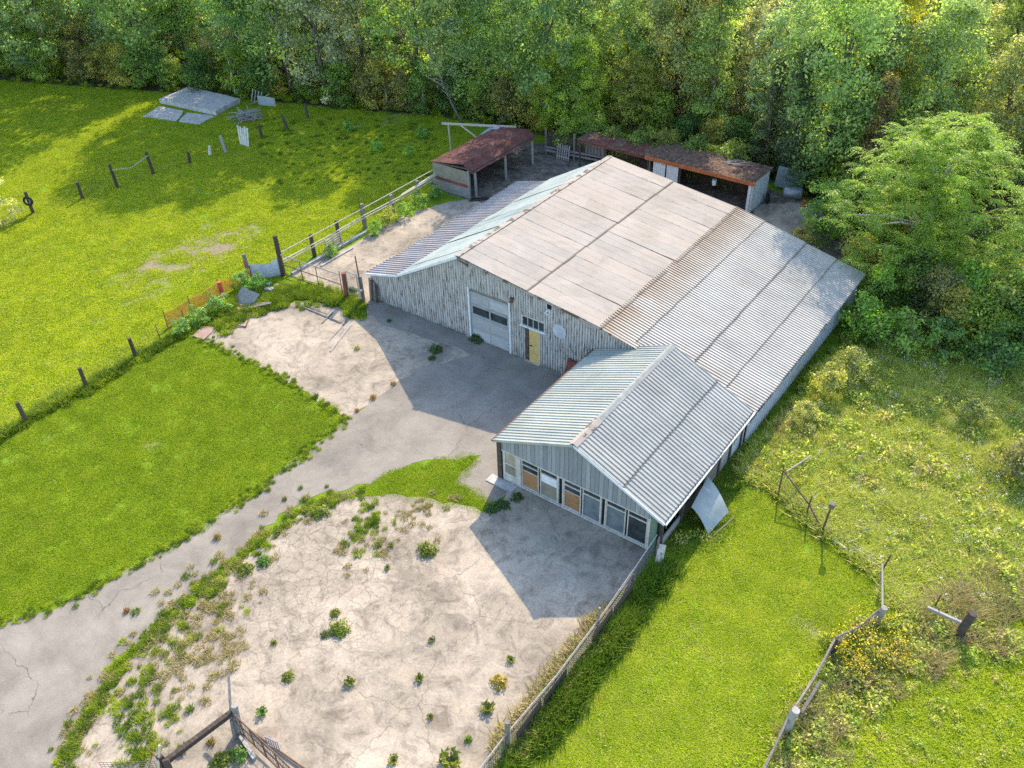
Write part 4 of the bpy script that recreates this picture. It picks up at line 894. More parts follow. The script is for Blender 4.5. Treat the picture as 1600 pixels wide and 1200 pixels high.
hb.part('beam', MB().bar(pA + Vector((.1, .1, 1.0)), pB + Vector((-.1, .05, 1.05)), .16, .2), 'dark_wood'); hb.part('pole', MB().tube([pA + Vector((.2, -.5, .4)), pA + Vector((-.05, .15, 1.7))], .04, 7), 'pale_wood')
lp = T('propped_pole', 'thin pole propped against the gate post at the yard corner', 'pole', tuple(pB)); lp.part('shaft', MB().bar(pB + Vector((-.0, -.1, .9)), pB + Vector((-.95, .75, 1.55)), .08, .08), 'old_wood'); lp.part('foot', MB().bar(pB + Vector((.1, -.25, .0)), pB + Vector((-.0, -.1, .9)), .09, .09), 'old_wood')
kb = T('timber_edging', 'grey timber baulk lying beside the weeds under the gate', 'timber', tuple(G(385, 1170))); kb.part('baulk', MB().bar(G(376, 1150, .08), G(398, 1186, .08), .14, .14), 'grey_wood')
wr = T('wire_panel', 'slack wire netting panel beside the bottom posts', 'wire panel', tuple(G(235, 1200))); wr.part('wire_mesh', wire_mesh(MB(), pA, pA + Vector((-1.6, -1.2, 0)), 1.0, .12, .12, .006), 'wire')
for k in (0, 1): wr.part('stay', MB().tube([pA + Vector((-.1, -.05, 1.2)), pA + Vector((-1.2 - .4 * k, .2, .05))], .02, 6), 'rust')
# right-hand enclosure
ef = T('enclosure_fence', 'collapsed wire fence on thin rods between the mown lawn and the tall meadow', 'fence', (-5, 27.5, 0))
pe = [G(1216, 771), G(1259, 806), G(1284, 831), G(1374, 899), G(1370, 940)]
for i, p in enumerate(pe[:4]): post(ef, p, (1.35, 1.2, 1.55, 1.3)[i], .035 if i != 2 else .045, 'rust', (.05 * i, 0), 'rod', 7)
ef.part('bird_box', MB().box(tuple(pe[2] + Vector((.0, -.1, 1.5))), tuple(pe[2] + Vector((.22, .12, 1.72)))), 'old_wood')
ef.part('slack_rail', MB().tube([pe[0] + Vector((0, 0, 1.35)), pe[1] + Vector((0, 0, .7)), pe[2] + Vector((0, 0, .1))], .035, 7), 'rust')
for a, b in zip(pe, pe[1:]): ef.part('wire_mesh', wire_mesh(MB(), a, b, .8, .25, .2, .004, sag=.25), 'wire')
ef.part('fallen_rail', MB().bar(pe[2] + Vector((.1, -.1, .1)), pe[2].lerp(pe[3], .55) + Vector((0, 0, .1)), .08, .07), 'pale_wood'); ef.part('raised_rail', MB().bar(pe[0] + Vector((.1, .1, 1.25)), G(1268, 712, .9), .06, .06), 'old_wood')
lf = T('log_fence', 'grey weathered post fence overgrown with yellow flowers at the lawn corner', 'fence', (-2.4, 21, 0))
pl_ = [G(1365, 976), G(1298, 1020), G(1226, 1142), (G(1150, 1290))]
for i, (p, h) in enumerate(zip(pl_, (1.1, .9, 1.35, 1.3))): post(lf, p, h, (.13, .1, .15, .13)[i], 'grey_wood' if i != 1 else 'dark_wood', (.15, 0))
for a, b in zip(pl_, pl_[1:]):
    a = Vector(a); b = Vector(b); lf.part('wire_mesh', wire_mesh(MB(), a, b, .7, .14, .14, .006), 'wire'); lf.part('rail', MB().tube([a + Vector((0, 0, .85)), a.lerp(b, .5) + Vector((.05, 0, .7)), b + Vector((0, 0, .9))], .04, 7), 'old_wood')
lf.part('split_rail', MB().bar(pl_[2] + Vector((.25, .6, .5)), pl_[2] + Vector((.35, 1.9, .8)), .1, .16), 'old_wood'); lf.part('rail', MB().tube([pl_[0] + Vector((.1, 0, 1.0)), pe[3] + Vector((0, -.3, .9))], .04, 6), 'grey_wood')
pq = T('corner_post', 'stout dark post with a short pale rail in the rough grass', 'post', tuple(G(1497, 992))); post(pq, G(1497, 992), 1.35, .16, 'dark_wood', (.15, 0), 'shaft', 9); pq.part('rail', MB().bar(G(1497, 992) + Vector((.0, 0, .65)), G(1497, 992) + Vector((-1.25, .15, .5)), .1, .12), 'grey_wood')
for (u, v, h, lb) in ((1456, 955, 1.0, 'thin rusty rod standing beyond the pale rail of the stout post'), (1437, 991, .5, 'short rusty rod in the rough grass before the stout post')):
    q = T('rusty_rod', lb, 'rod', tuple(G(u, v)), 'rusty rods in the rough grass'); post(q, G(u, v), h, .03, 'rust', (.08, 0), 'shaft', 6)
rj = T('red_rag', 'dark red rusty box leaning on the barn wall by the annex roof', 'box', (-19.15, 30.3, 0)); rj.part('box', MB().bar((-19.3, 30.3, 0), (-19.2, 30.4, 1.25), .5, .12, (0, 1, 0)), 'rust_red')

# ------------------------------------------------------------------ foliage meshes
def leaf_mesh(name, C, N, L, aspect, tint, r, mat='leaf', fold=.18):
    """kite-shaped leaves at C with normals N and length L"""
    n = len(C); a = r.normal(size=(n, 3)); a -= N * np.sum(a * N, 1, keepdims=True); a /= np.linalg.norm(a, axis=1, keepdims=True) + 1e-9
    b = np.cross(N, a); L = L[:, None]
    V = np.stack([C - a * L * .5, C + b * L * aspect * .5 + N * L * fold * .5, C + a * L * .5, C - b * L * aspect * .5 + N * L * fold * .5], 1).reshape(-1, 3)
    me = bpy.data.meshes.new(name); me.vertices.add(4 * n); me.vertices.foreach_set('co', V.astype(np.float32).ravel())
    me.loops.add(4 * n); me.loops.foreach_set('vertex_index', np.arange(4 * n, dtype=np.int32))
    me.polygons.add(n); me.polygons.foreach_set('loop_start', np.arange(0, 4 * n, 4, dtype=np.int32))
    me.update(calc_edges=True)
    at = me.attributes.new('tint', 'FLOAT', 'FACE'); at.data.foreach_set('value', np.clip(tint, 0, 1).astype(np.float32))
    me.materials.append(M(mat)); return me
def unit(v): return v / (np.linalg.norm(v, axis=1, keepdims=True) + 1e-9)
def crown(seed, H, Rad, base, nc, nl, leaf, cl=.75, kind='round', lobes=5, flat=.7):
    r = np.random.default_rng(seed)
    t = r.random(nc) ** (.9 if kind != 'cone' else 1.3)
    if kind == 'cone': prof = (1 - t) ** .8 * 1.0 + .05
    elif kind == 'column': prof = np.sqrt(np.clip(1 - ((t - .45) / .62) ** 2, .05, 1)) * .9
    else: prof = np.sqrt(np.clip(1 - ((t - .42) / .6) ** 2, .04, 1))
    ph = r.random(nc) * 2 * np.pi; la = r.random(lobes) * 6.28
    lob = .72 + .28 * np.max(np.cos(ph[:, None] - la[None] + 2.0 * t[:, None]), 1)
    rad = Rad * prof * lob * (r.random(nc) ** .42)
    CC = np.stack([rad * np.cos(ph), rad * np.sin(ph), base + t * (H - base)], 1)
    CC[:, 2] += r.normal(0, .3, nc)
    cs = cl * (.6 + .8 * r.random(nc)); ct = r.normal(.45, .26, nc)
    k = np.repeat(np.arange(nc), nl); d = r.normal(size=(nc * nl, 3)); d = unit(d) * (r.random(nc * nl)[:, None] ** .45); d[:, 2] *= flat
    P = CC[k] + d * cs[k][:, None]
    N = unit(d * 1.0 + unit(CC[k] - np.array([0, 0, base + .35 * (H - base)])) * .6 + r.normal(size=d.shape) * .75 + np.array([0, 0, .35]))
    return P, N, leaf * (.6 + .8 * r.random(nc * nl)), ct[k] + r.normal(0, .16, nc * nl), CC
def trunk_mesh(name, seed, H, r0, CC, mat='bark', nb=9):
    r = random.Random(seed); mb = MB(); pts = []; x = y = 0.0
    for i in range(7): pts.append((x, y, H * .82 * i / 6)); x += r.gauss(0, .12); y += r.gauss(0, .12)
    mb.tube(pts, [r0 * (1.25 if i == 0 else 1 - .13 * i) for i in range(7)], 7)
    for q in r.sample(list(range(len(CC))), min(nb, len(CC))):
        c = Vector(CC[q]); z = max(H * .15, min(c.z * .72, H * .75)); k = z / (H * .82) * 6; i = min(5, int(k)); s = Vector(pts[i]).lerp(Vector(pts[i + 1]), k - i)
        mb.tube([s, s.lerp(c, .5) + Vector((0, 0, .25)), c], [r0 * .42, r0 * .27, .02], 5)
    return mb.mesh(name, mat, True)
TREES = {}
def tree_kind(key, seeds, H, Rad, base, nc, nl, leaf, mat='bark', r0=.16, **kw):
    L = []
    for s in seeds:
        P_, N_, S_, t_, CC = crown(s, H, Rad, base, nc, nl, leaf, **kw); rr = np.random.default_rng(s + 99)
        L.append((leaf_mesh(key + '_crown', P_, N_, S_, .55, t_, rr), trunk_mesh(key + '_trunk', s, H, r0, CC, mat)))
    TREES[key] = L
tree_kind('broad', (1, 2, 3, 4), 12.5, 3.1, 1.8, 180, 110, .21, cl=.95)
tree_kind('slim', (5, 6, 7), 13.5, 2.2, 1.2, 130, 110, .2, cl=.8, kind='column')
tree_kind('feather', (8, 9), 11.5, 2.9, 1.0, 200, 70, .2, cl=.6, lobes=7)
tree_kind('cedar', (10,), 9.0, 1.7, .4, 150, 80, .17, cl=.5, kind='cone')
tree_kind('shrub', (12, 13, 14), 3.2, 1.7, .2, 70, 60, .17, cl=.55, r0=.05)
tree_kind('low_shrub', (15, 16), 1.5, 1.1, .05, 40, 50, .14, cl=.4, r0=.03)
BOOST = 1.75; TINT = 1.0
def plant_tree(key, i, p, s, rz, col, name, label, cat, group=None, squash=1.0):
    cm, tm = TREES[key][i % len(TREES[key])]
    e = thing(name, label, cat, tuple(p), group, rz); e.scale = (s, s, s * squash)
    c = put('crown', cm, e); c.color = c4([min(.5, q * BOOST * k) for q, k in zip(col, (TINT, 1, .95))]); put('trunk', tm, e); return e
GREENS = [(.165, .25, .095), (.20, .295, .10), (.245, .335, .11), (.165, .24, .12), (.24, .315, .17), (.30, .38, .10), (.225, .295, .14)]
HUE = ['deep green broadleaf', 'mid green broadleaf', 'light green broadleaf', 'dark bluish green', 'grey green feathery', 'yellowish green', 'dull olive']
ANCH = [(130, 'beyond the far lawn at the picture edge'), (250, 'beyond the shaded far lawn'), (400, 'behind the raised concrete slab'), (540, 'behind the row of old posts'), (690, 'behind the shaded rough grass'), (830, 'behind the rusty open shed'), (930, 'behind the back board fence'), (1010, 'behind the rusty lean-to roof'),
        (1110, 'behind the near half of the orange-trimmed shed'), (1210, 'behind the far half of the orange-trimmed shed'), (1330, 'behind the leaning white sheet'), (1470, 'above the large walnut tree'), (9999, 'at the picture edge past the walnut tree')]
wl = np.array(WOODLINE)
r_ = random.Random(21); pts_ = []
for gx_ in np.arange(-135, 45, 4.75):
    for gy_ in np.arange(20, 125, 4.75):
        x = gx_ + r_.uniform(-1.5, 1.5); y = gy_ + r_.uniform(-1.5, 1.5)
        q = np.array([[x, y]])
        if not inpoly(q, WOODS)[0]: continue
        d = edge_dist(q, WOODLINE)[0]; u_ = pix((x, y, 6))[0]
        dl = min(np.hypot(*(np.array([x, y]) - a)) for a in np.linspace(0, 1, 2)[:, None] * 0 + wl) if False else d
        if d < .9 or d > (30 if u_ > 1150 or u_ < 250 else 20): continue
        u, v, k = pix((x, y, 0)); u2, v2, k2 = pix((x, y, 13))
        if k < 5 or u < -160 or u > 1760 or v < -190: continue
        if x > -17 and y < 60: continue
        if -22 < x and y > 60 and y < 63: pass
        pts_.append((x, y, d))
for i, (x, y, d) in enumerate(pts_):
    u, v, k = pix((x, y, 0)); ut, vt, _k = pix((x, y, 11))
    ci = r_.choice([0, 1, 1, 3, 4, 6] if ut < 900 else [0, 1, 2, 2, 4, 5, 6])
    if 380 < ut < 620 and r_.random() < .6: ci = 4
    key = {4: 'feather', 3: 'slim'}.get(ci, r_.choice(['broad', 'broad', 'slim', 'feather']))
    hue = HUE[ci]; kk = r_.uniform(.8, 1.2); col = tuple(c * kk * r_.uniform(.97, 1.04) for c in GREENS[ci]); nm = 'broadleaf_tree'
    if ut > 900 and r_.random() < .04: col = (.33, .35, .09); hue = 'yellowing'; nm = 'yellow_tree'
    s = r_.uniform(.85, 1.18) * (1.5 if u < 560 and d < 7 else 1.25 if u < 720 and d < 6 else 1.05 if d < 6 else .82)
    anc = next(t for lim, t in ANCH if u < lim); rank = 'front-rank' if d < 5 else 'second-rank' if d < 10 else 'deep-set'
    plant_tree(key, r_.randrange(9), (x, y, 0), s, r_.uniform(0, 6.28), col, nm, '%s %s tree of the wood %s' % (rank, hue, anc), 'tree', 'trees of the wood')
# distinct trees
BOOST = 2.3; TINT = 1.15
for (u, v, key, s, col, nm, lb) in (
    (1345, 250, 'broad', 1.0, (.20, .205, .03), 'yellow_tree', 'bright yellow tree at the top of the wood beyond the barn'),
    (1075, 190, 'slim', .95, (.17, .135, .045), 'orange_tree', 'orange tinged autumn tree in the wood above the barn roof'),
    (1345, 318, 'cedar', .95, (.13, .12, .05), 'cedar', 'brown topped dark cedar beside the bright walnut tree'),
    (1232, 292, 'slim', .72, (.06, .09, .05), 'dark_tree', 'very dark small tree behind the end of the back shed'),
    (1195, 268, 'cedar', .9, (.07, .10, .05), 'cedar', 'dark cedar rising behind the litter-covered shed roof'),
    (905, 222, 'broad', .62, (.12, .19, .03), 'young_tree', 'young bright green tree overhanging the back board fence'),
    (860, 214, 'broad', .5, (.15, .23, .03), 'young_tree', 'small bright green tree beside the end of the rusty shed'),
    (985, 226, 'feather', .6, (.13, .16, .035), 'young_tree', 'small olive tree leaning over the rusty lean-to roof')):
    plant_tree(key, 1, G(u, v), s, r_.uniform(0, 6), col, nm, lb, 'tree')
# understorey along the wood edge
edge_pts = []
for (a, b) in zip(WOODLINE, WOODLINE[1:]):
    a = Vector(a); b = Vector(b); n = int((b - a).length / 1.9)
    for k in range(n): edge_pts.append(a.lerp(b, (k + r_.random() * .6) / max(n, 1)))
for i, p in enumerate(edge_pts):
    u, v, k = pix((p.x, p.y, 0))
    if not (-40 < u < 1640): continue
    off = r_.uniform(.8, 2.5); hn, cc = r_.choice([('dark green', (.05, .10, .025)), ('mid green', (.08, .14, .03)), ('bright green', (.11, .17, .03)), ('brownish', (.10, .11, .04)), ('yellowish', (.16, .17, .04))])
    plant_tree('shrub', r_.randrange(3), (p.x + r_.uniform(-.5, .5), p.y + off, 0), r_.uniform(.6, 1.15), r_.uniform(0, 6), cc, 'edge_shrub', hn + ' shrub in the undergrowth ' + next(t for lim, t in ANCH if u < lim), 'shrub', 'undergrowth shrubs at the wood edge')
for i, (x, y, s_, cc, lb) in enumerate(((-33.6, 55.4, .85, (.10, .16, .035), 'bright shrub hanging over the end of the rusty lean-to'), (-31.6, 55.3, .8, (.12, .17, .04), 'olive shrub behind the rusty lean-to roof'), (-29.5, 55.2, .78, (.09, .14, .035), 'dark shrub crowding the back of the rusty lean-to'), (-27.6, 55.6, .85, (.12, .15, .045), 'dull shrub behind the join of the two back roofs'),
        (-25.2, 56.2, .9, (.09, .145, .035), 'green shrub behind the orange-trimmed shed roof'), (-22.8, 56.3, .85, (.08, .13, .035), 'dark shrub leaning on the back of the orange-trimmed shed'), (-35.4, 54.6, .75, (.13, .19, .035), 'bright shrub over the board fence'))):
    plant_tree('shrub', i, (x, y, 0), s_, i * 2.1, cc, 'back_shrub', lb, 'shrub')
# bare branching trunk leaning out of the wood
bt = T('dead_tree', 'bare pale leaning trunk with dead branches at the wood edge', 'dead tree', tuple(G(722, 193))); c = G(722, 192)
pth = [c, c + Vector((-1.3, .3, 1.4)), c + Vector((-2.1, .3, 3.0)), c + Vector((-3.1, .2, 5.0)), c + Vector((-4.2, 0, 6.3))]
bt.part('trunk', MB().tube(pth, [.11, .10, .08, .055, .02], 7), 'bark', smooth=True)
for k in range(16):
    i = r_.choice([1, 2, 2, 3, 3]); s = pth[i].lerp(pth[i + 1], r_.random()); d = Vector((r_.gauss(-.6, .8), r_.gauss(0, .5), r_.uniform(.1, 1.0))); L = r_.uniform(.8, 2.4)
    bt.part('branch', MB().tube([s, s + d * L * .5 + Vector((0, 0, .1)), s + d * L], [.035, .02, .006], 5), 'pale_bark')
for (u, v, h, lb) in ((243, 126, 2.8, 'slender pale trunk at the wood edge behind the concrete slab'), (369, 150, 3.6, 'pale slender trunk beside the corner of the concrete slab'), (605, 168, 2.6, 'thin pale trunk in the dark gap above the trodden grass'), (662, 172, 3.0, 'thick grey trunk beside the dead leaning tree'), (1462, 148, 6.5, 'tall thin pale birch trunk above the bright walnut tree')):
    q = T('bare_trunk', lb, 'trunk', tuple(G(u, v)), 'bare trunks at the wood edge'); c = G(u, v)
    q.part('shaft', MB().tube([c, c + Vector((.05, 0, h * .5)), c + Vector((-.1, 0, h))], [.11, .09, .04], 8), 'pale_bark', smooth=True)
    for k in range(3): q.part('branch', MB().tube([c + Vector((0, 0, h * (.55 + .13 * k))), c + Vector((r_.uniform(-1, 1), r_.uniform(-.6, .6), h * (.7 + .13 * k)))], [.04, .01], 5), 'pale_bark')

# big walnut-like tree with drooping feathered leaves
def frond_tree(seed, H, Rad, base, nf):
    r = np.random.default_rng(seed); P_ = []; N_ = []; S_ = []; T_ = []; CC = []
    for i in range(nf):
        t = r.random(); prof = math.sqrt(max(.05, 1 - ((t - .5) / .58) ** 2)); ph = r.random() * 6.283
        lob = .7 + .3 * math.cos(3 * ph + 2 * t + seed)
        rad = Rad * prof * lob * r.random() ** .35; c = np.array([rad * math.cos(ph), rad * math.sin(ph), base + t * (H - base)]); CC.append(c)
        tn = r.normal(.5, .18)
        for j in range(7):
            a = ph + r.normal(0, 1.1); d = np.array([math.cos(a), math.sin(a), r.uniform(-.2, .8)]); Lf = r.uniform(.45, .9); sd = np.array([-math.sin(a), math.cos(a), 0])
            for k in range(7):
                s = (k + 1) / 7; q = c + d * Lf * s + np.array([0, 0, -.5 * Lf * s * s])
                for sg in (-1, 1):
                    P_.append(q + sd * sg * .11 * (1.1 - .5 * s)); N_.append(np.array([0, 0, 1]) + d * .25 * s + sd * sg * .3 + r.normal(0, .38, 3)); S_.append(.185 * (1.1 - .4 * s)); T_.append(tn + r.normal(0, .1))
    return leaf_mesh('walnut_crown', np.array(P_), unit(np.array(N_)), np.array(S_), .42, np.array(T_), r), np.array(CC)
for j, (x, y, H, Rd, nf, col, lb) in enumerate(((-8.0, 50.0, 9.3, 6.0, 860, (.17, .235, .045), 'large bright green walnut tree with feathery leaves beside the barn'), (.5, 49.0, 8.6, 5.2, 560, (.165, .23, .05), 'bright feathery tree behind the large walnut at the frame edge'))):
    cm, CC = frond_tree(31 + j, H, Rd, .4, nf); e = thing('walnut_tree', lb, 'tree', (x, y, 0)); c = put('crown', cm, e); c.color = c4([min(.6, q * 2.0) for q in col]); put('trunk', trunk_mesh('walnut_trunk', 5, H, .2, CC, 'pale_bark', 14), e)
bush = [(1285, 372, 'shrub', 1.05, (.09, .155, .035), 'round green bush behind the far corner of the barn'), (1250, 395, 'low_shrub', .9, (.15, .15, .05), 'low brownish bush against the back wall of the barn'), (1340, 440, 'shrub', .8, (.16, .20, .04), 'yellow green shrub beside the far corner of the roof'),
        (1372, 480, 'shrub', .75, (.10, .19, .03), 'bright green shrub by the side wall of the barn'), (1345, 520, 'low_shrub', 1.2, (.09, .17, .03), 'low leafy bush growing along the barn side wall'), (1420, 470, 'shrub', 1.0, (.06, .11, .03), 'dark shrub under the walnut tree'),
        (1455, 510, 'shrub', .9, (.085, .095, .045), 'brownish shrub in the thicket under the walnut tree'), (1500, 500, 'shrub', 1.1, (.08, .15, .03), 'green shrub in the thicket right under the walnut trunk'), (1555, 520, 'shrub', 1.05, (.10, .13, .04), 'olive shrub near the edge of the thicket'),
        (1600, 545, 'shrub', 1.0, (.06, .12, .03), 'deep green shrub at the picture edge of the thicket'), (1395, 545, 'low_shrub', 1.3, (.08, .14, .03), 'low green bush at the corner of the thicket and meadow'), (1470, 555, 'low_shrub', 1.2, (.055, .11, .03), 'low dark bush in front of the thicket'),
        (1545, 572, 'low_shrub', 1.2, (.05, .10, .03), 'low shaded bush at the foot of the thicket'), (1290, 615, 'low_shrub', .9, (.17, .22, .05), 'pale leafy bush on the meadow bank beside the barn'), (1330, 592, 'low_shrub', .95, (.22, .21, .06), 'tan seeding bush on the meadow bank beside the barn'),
        (1255, 665, 'low_shrub', .7, (.19, .17, .07), 'brown dying bush on the meadow bank'), (1590, 740, 'low_shrub', 1.1, (.085, .095, .04), 'dark brown seeding bush at the far side of the meadow'), (1520, 660, 'low_shrub', .8, (.10, .125, .05), 'dull grey green bush in the shaded meadow'),
        (-5, 352, 'shrub', .95, (.22, .24, .10), 'pale flowering bush beside the far paddock fence'), (1225, 262, 'shrub', .8, (.10, .20, .04), 'bright leafy shrub behind the leaning white sheet'), (1255, 300, 'shrub', .7, (.07, .12, .03), 'green shrub by the gravel patch behind the barn'),
        (545, 205, 'low_shrub', .5, (.06, .13, .03), 'low rough green bush in the shaded grass near the wood'), (590, 235, 'low_shrub', .5, (.08, .17, .03), 'low weed bush between the wood and the rusty shed'), (640, 245, 'low_shrub', .5, (.09, .18, .03), 'leafy weed bush beside the end of the rusty shed'), (660, 215, 'low_shrub', .5, (.07, .14, .03), 'leafy weed bush behind the rusty shed end'),
        (380, 452, 'low_shrub', .6, (.07, .15, .04), 'green nettle bush beside the tin hoarding'), (405, 452, 'low_shrub', .55, (.05, .12, .03), 'dark green nettle clump under the tin hoarding'), (345, 485, 'low_shrub', .6, (.08, .15, .05), 'nettle bush along the orange net fence'), (310, 505, 'low_shrub', .55, (.07, .14, .04), 'nettle clump near the end of the orange net'), (285, 520, 'low_shrub', .5, (.08, .15, .05), 'weed bush by the end of the wire fence')]
BOOST = 3.0; TINT = 1.12
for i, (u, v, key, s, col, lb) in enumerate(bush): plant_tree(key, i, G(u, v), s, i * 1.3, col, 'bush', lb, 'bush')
# weeds growing between rail fence and back yard
for i, (y, s, col) in enumerate(((32.8, .45, (.08, .15, .03)), (36.5, .5, (.08, .15, .03)), (38.2, .6, (.14, .21, .04)), (39.6, .6, (.09, .16, .03)), (41.2, .6, (.07, .13, .03)), (42.8, .55, (.06, .12, .03)))):
    plant_tree('low_shrub', i, (-38.9 + .25 * (i % 2), y, 0), s, i, col, 'weed_bush', 'leafy weed bush along the yard side of the rail fence', 'weed', 'weed bushes along the rail fence')

# weeds on the paving
def weed_mesh(seed, kind):
    r = np.random.default_rng(seed)
    if kind == 'bushy':
        n = 420; d = unit(r.normal(size=(n, 3))); d[:, 2] = abs(d[:, 2]); rad = r.random(n) ** .4; lob_ = .55 + .45 * np.sin(3 * np.arctan2(d[:, 1], d[:, 0]) + seed) * np.cos(2 * np.arctan2(d[:, 1], d[:, 0]) + 2 * seed); P_ = d * (rad * (.6 + .6 * lob_))[:, None] * np.array([.38, .38, .34]); N_ = unit(d + r.normal(size=(n, 3)) * .6 + [0, 0, .5]); return leaf_mesh('weed_leaves', P_, N_, .075 + .06 * r.random(n), .5, r.normal(.5, .2, n), r)
    if kind == 'rosette':
        P_, N_, S_, T_ = [], [], [], []
        for k in range(120):
            a = r.random() * 6.28; t = r.random(); d = np.array([math.cos(a), math.sin(a), .25 + .9 * t]); L = .03 + .26 * r.random(); P_.append(d * L * .75); nn = np.array([-d[0] * d[2], -d[1] * d[2], 1.0]); N_.append(nn + r.normal(0, .2, 3)); S_.append(.11 + .05 * r.random()); T_.append(r.normal(.5, .2))
        return leaf_mesh('weed_leaves', np.array(P_), unit(np.array(N_)), np.array(S_), .4, np.array(T_), r)
    return blades(seed, 130, .17, .22, .5, .022, 'leaf')
def blades(seed, n, rad, h, lean, wd, mat, straws=0):
    r = np.random.default_rng(seed); a = r.random(n) * 6.283; q = rad * np.sqrt(r.random(n)); B = np.stack([q * np.cos(a), q * np.sin(a), np.zeros(n)], 1)
    b = r.random(n) * 6.283; hh = h * (.5 + .7 * r.random(n)); ln = lean * hh * (.3 + .9 * r.random(n)); ph = r.random(n) * 6.283
    W = np.stack([np.cos(b), np.sin(b), np.zeros(n)], 1) * (wd * (.6 + .8 * r.random(n)))[:, None] * .5
    ph = b + np.pi / 2 + np.pi * r.integers(0, 2, n) + r.normal(0, .5, n); Tp = B + np.stack([np.cos(ph) * ln, np.sin(ph) * ln, hh], 1)
    V = np.stack([B - W, B + W, Tp], 1).reshape(-1, 3)
    me = bpy.data.meshes.new('blades'); me.vertices.add(3 * n); me.vertices.foreach_set('co', V.astype(np.float32).ravel()); me.loops.add(3 * n); me.loops.foreach_set('vertex_index', np.arange(3 * n, dtype=np.int32))
    me.polygons.add(n); me.polygons.foreach_set('loop_start', np.arange(0, 3 * n, 3, dtype=np.int32)); me.update(calc_edges=True)
    at = me.attributes.new('tint', 'FLOAT', 'FACE'); at.data.foreach_set('value', r.random(n).astype(np.float32)); me.materials.append(M(mat)); return me
WEED = {k: [weed_mesh(s, k) for s in (1, 2, 3)] for k in ('bushy', 'rosette', 'tuft')}
WG, WO, WB = (.145, .175, .02), (.16, .17, .05), (.22, .15, .07)
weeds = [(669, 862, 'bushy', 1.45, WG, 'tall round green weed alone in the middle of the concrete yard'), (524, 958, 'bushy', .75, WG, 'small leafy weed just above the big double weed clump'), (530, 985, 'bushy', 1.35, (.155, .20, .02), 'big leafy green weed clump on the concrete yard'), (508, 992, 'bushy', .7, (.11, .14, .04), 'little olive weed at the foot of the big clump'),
    (428, 1005, 'tuft', 1.0, WG, 'short green grass tuft alone by the crazed concrete'), (450, 1058, 'bushy', .85, WG, 'green weed growing from the long dark crack'), (547, 1067, 'rosette', 1.2, WG, 'spiky green weed rosette in the middle of the yard'), (655, 1061, 'rosette', 1.0, WG, 'small leafy weed rosette on bare concrete'), (675, 1001, 'rosette', .8, (.10, .13, .05), 'small dark weed rosette below the shadow tip'),
    (780, 1066, 'bushy', 1.1, (.30, .24, .04), 'yellow flowering weed clump near the wire fence'), (762, 1108, 'rosette', 1.5, WG, 'green weed cluster between yellow clump and fence'), (798, 1032, 'rosette', .9, WG, 'small weed rosette above the yellow clump'), (732, 1156, 'tuft', 1.1, (.12, .21, .03), 'round green tuft near the bottom of the fence'), (705, 1190, 'rosette', 2.2, WG, 'wide spiky weed clump at the bottom by the fence'),
    (615, 1190, 'rosette', 1.1, WG, 'low weed at the bottom of the yard'), (672, 1121, 'rosette', .7, WG, 'tiny weed with dry stalk in the lower yard'), (410, 1115, 'rosette', 1.2, (.11, .19, .04), 'green weed beside the tubular yard gate'), (611, 853, 'rosette', .8, WG, 'small rosette weed left of the tall round weed'), (605, 888, 'rosette', .8, WG, 'flat weed rosette below the small rosette'),
    (385, 890, 'bushy', 1.2, WG, 'bushy weed on the drive edge by the crazed concrete'), (412, 878, 'bushy', 1.1, (.10, .19, .03), 'second bushy weed along the drive edge'), (500, 802, 'bushy', 1.3, (.155, .20, .02), 'bright bushy weed at the corner of drive and yard'), (682, 548, 'bushy', 1.3, (.06, .12, .025), 'dark weed patch on the shaded pad before the barn'), (675, 560, 'bushy', .8, (.06, .12, .025), 'small dark weed beside the shaded weed patch'),
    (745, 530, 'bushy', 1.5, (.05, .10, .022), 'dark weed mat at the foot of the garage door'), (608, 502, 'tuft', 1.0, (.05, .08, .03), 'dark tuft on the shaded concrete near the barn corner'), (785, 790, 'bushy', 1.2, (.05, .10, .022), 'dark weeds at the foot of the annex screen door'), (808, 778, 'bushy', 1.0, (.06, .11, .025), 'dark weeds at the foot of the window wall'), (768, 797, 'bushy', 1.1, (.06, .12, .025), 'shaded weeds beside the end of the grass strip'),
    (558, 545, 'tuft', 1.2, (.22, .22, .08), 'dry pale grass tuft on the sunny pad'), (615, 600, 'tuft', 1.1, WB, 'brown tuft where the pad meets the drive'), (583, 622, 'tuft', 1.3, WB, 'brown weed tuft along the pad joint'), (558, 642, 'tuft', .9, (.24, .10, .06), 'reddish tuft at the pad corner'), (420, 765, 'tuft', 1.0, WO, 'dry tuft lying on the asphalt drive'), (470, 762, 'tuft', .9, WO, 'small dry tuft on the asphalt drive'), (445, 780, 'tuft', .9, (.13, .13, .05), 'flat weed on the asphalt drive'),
    (198, 955, 'tuft', 1.0, (.22, .11, .06), 'reddish weed on the drive near the crazed edge'), (340, 840, 'tuft', 1.3, (.20, .15, .06), 'dry weed at the grass edge of the drive'), (345, 1190, 'bushy', 1.3, WG, 'leafy weeds under the tubular gate'), (372, 1180, 'bushy', 1.1, (.11, .21, .03), 'bright weeds beside the timber baulk'), (285, 1172, 'rosette', 1.2, WG, 'green weed at the foot of the dark beam'), (330, 1160, 'tuft', 1.2, (.20, .15, .06), 'dry brown weed under the dark beam'),
    (550, 455, 'bushy', 1.2, (.05, .10, .02), 'dark green weed at the foot of the wicket gate')]
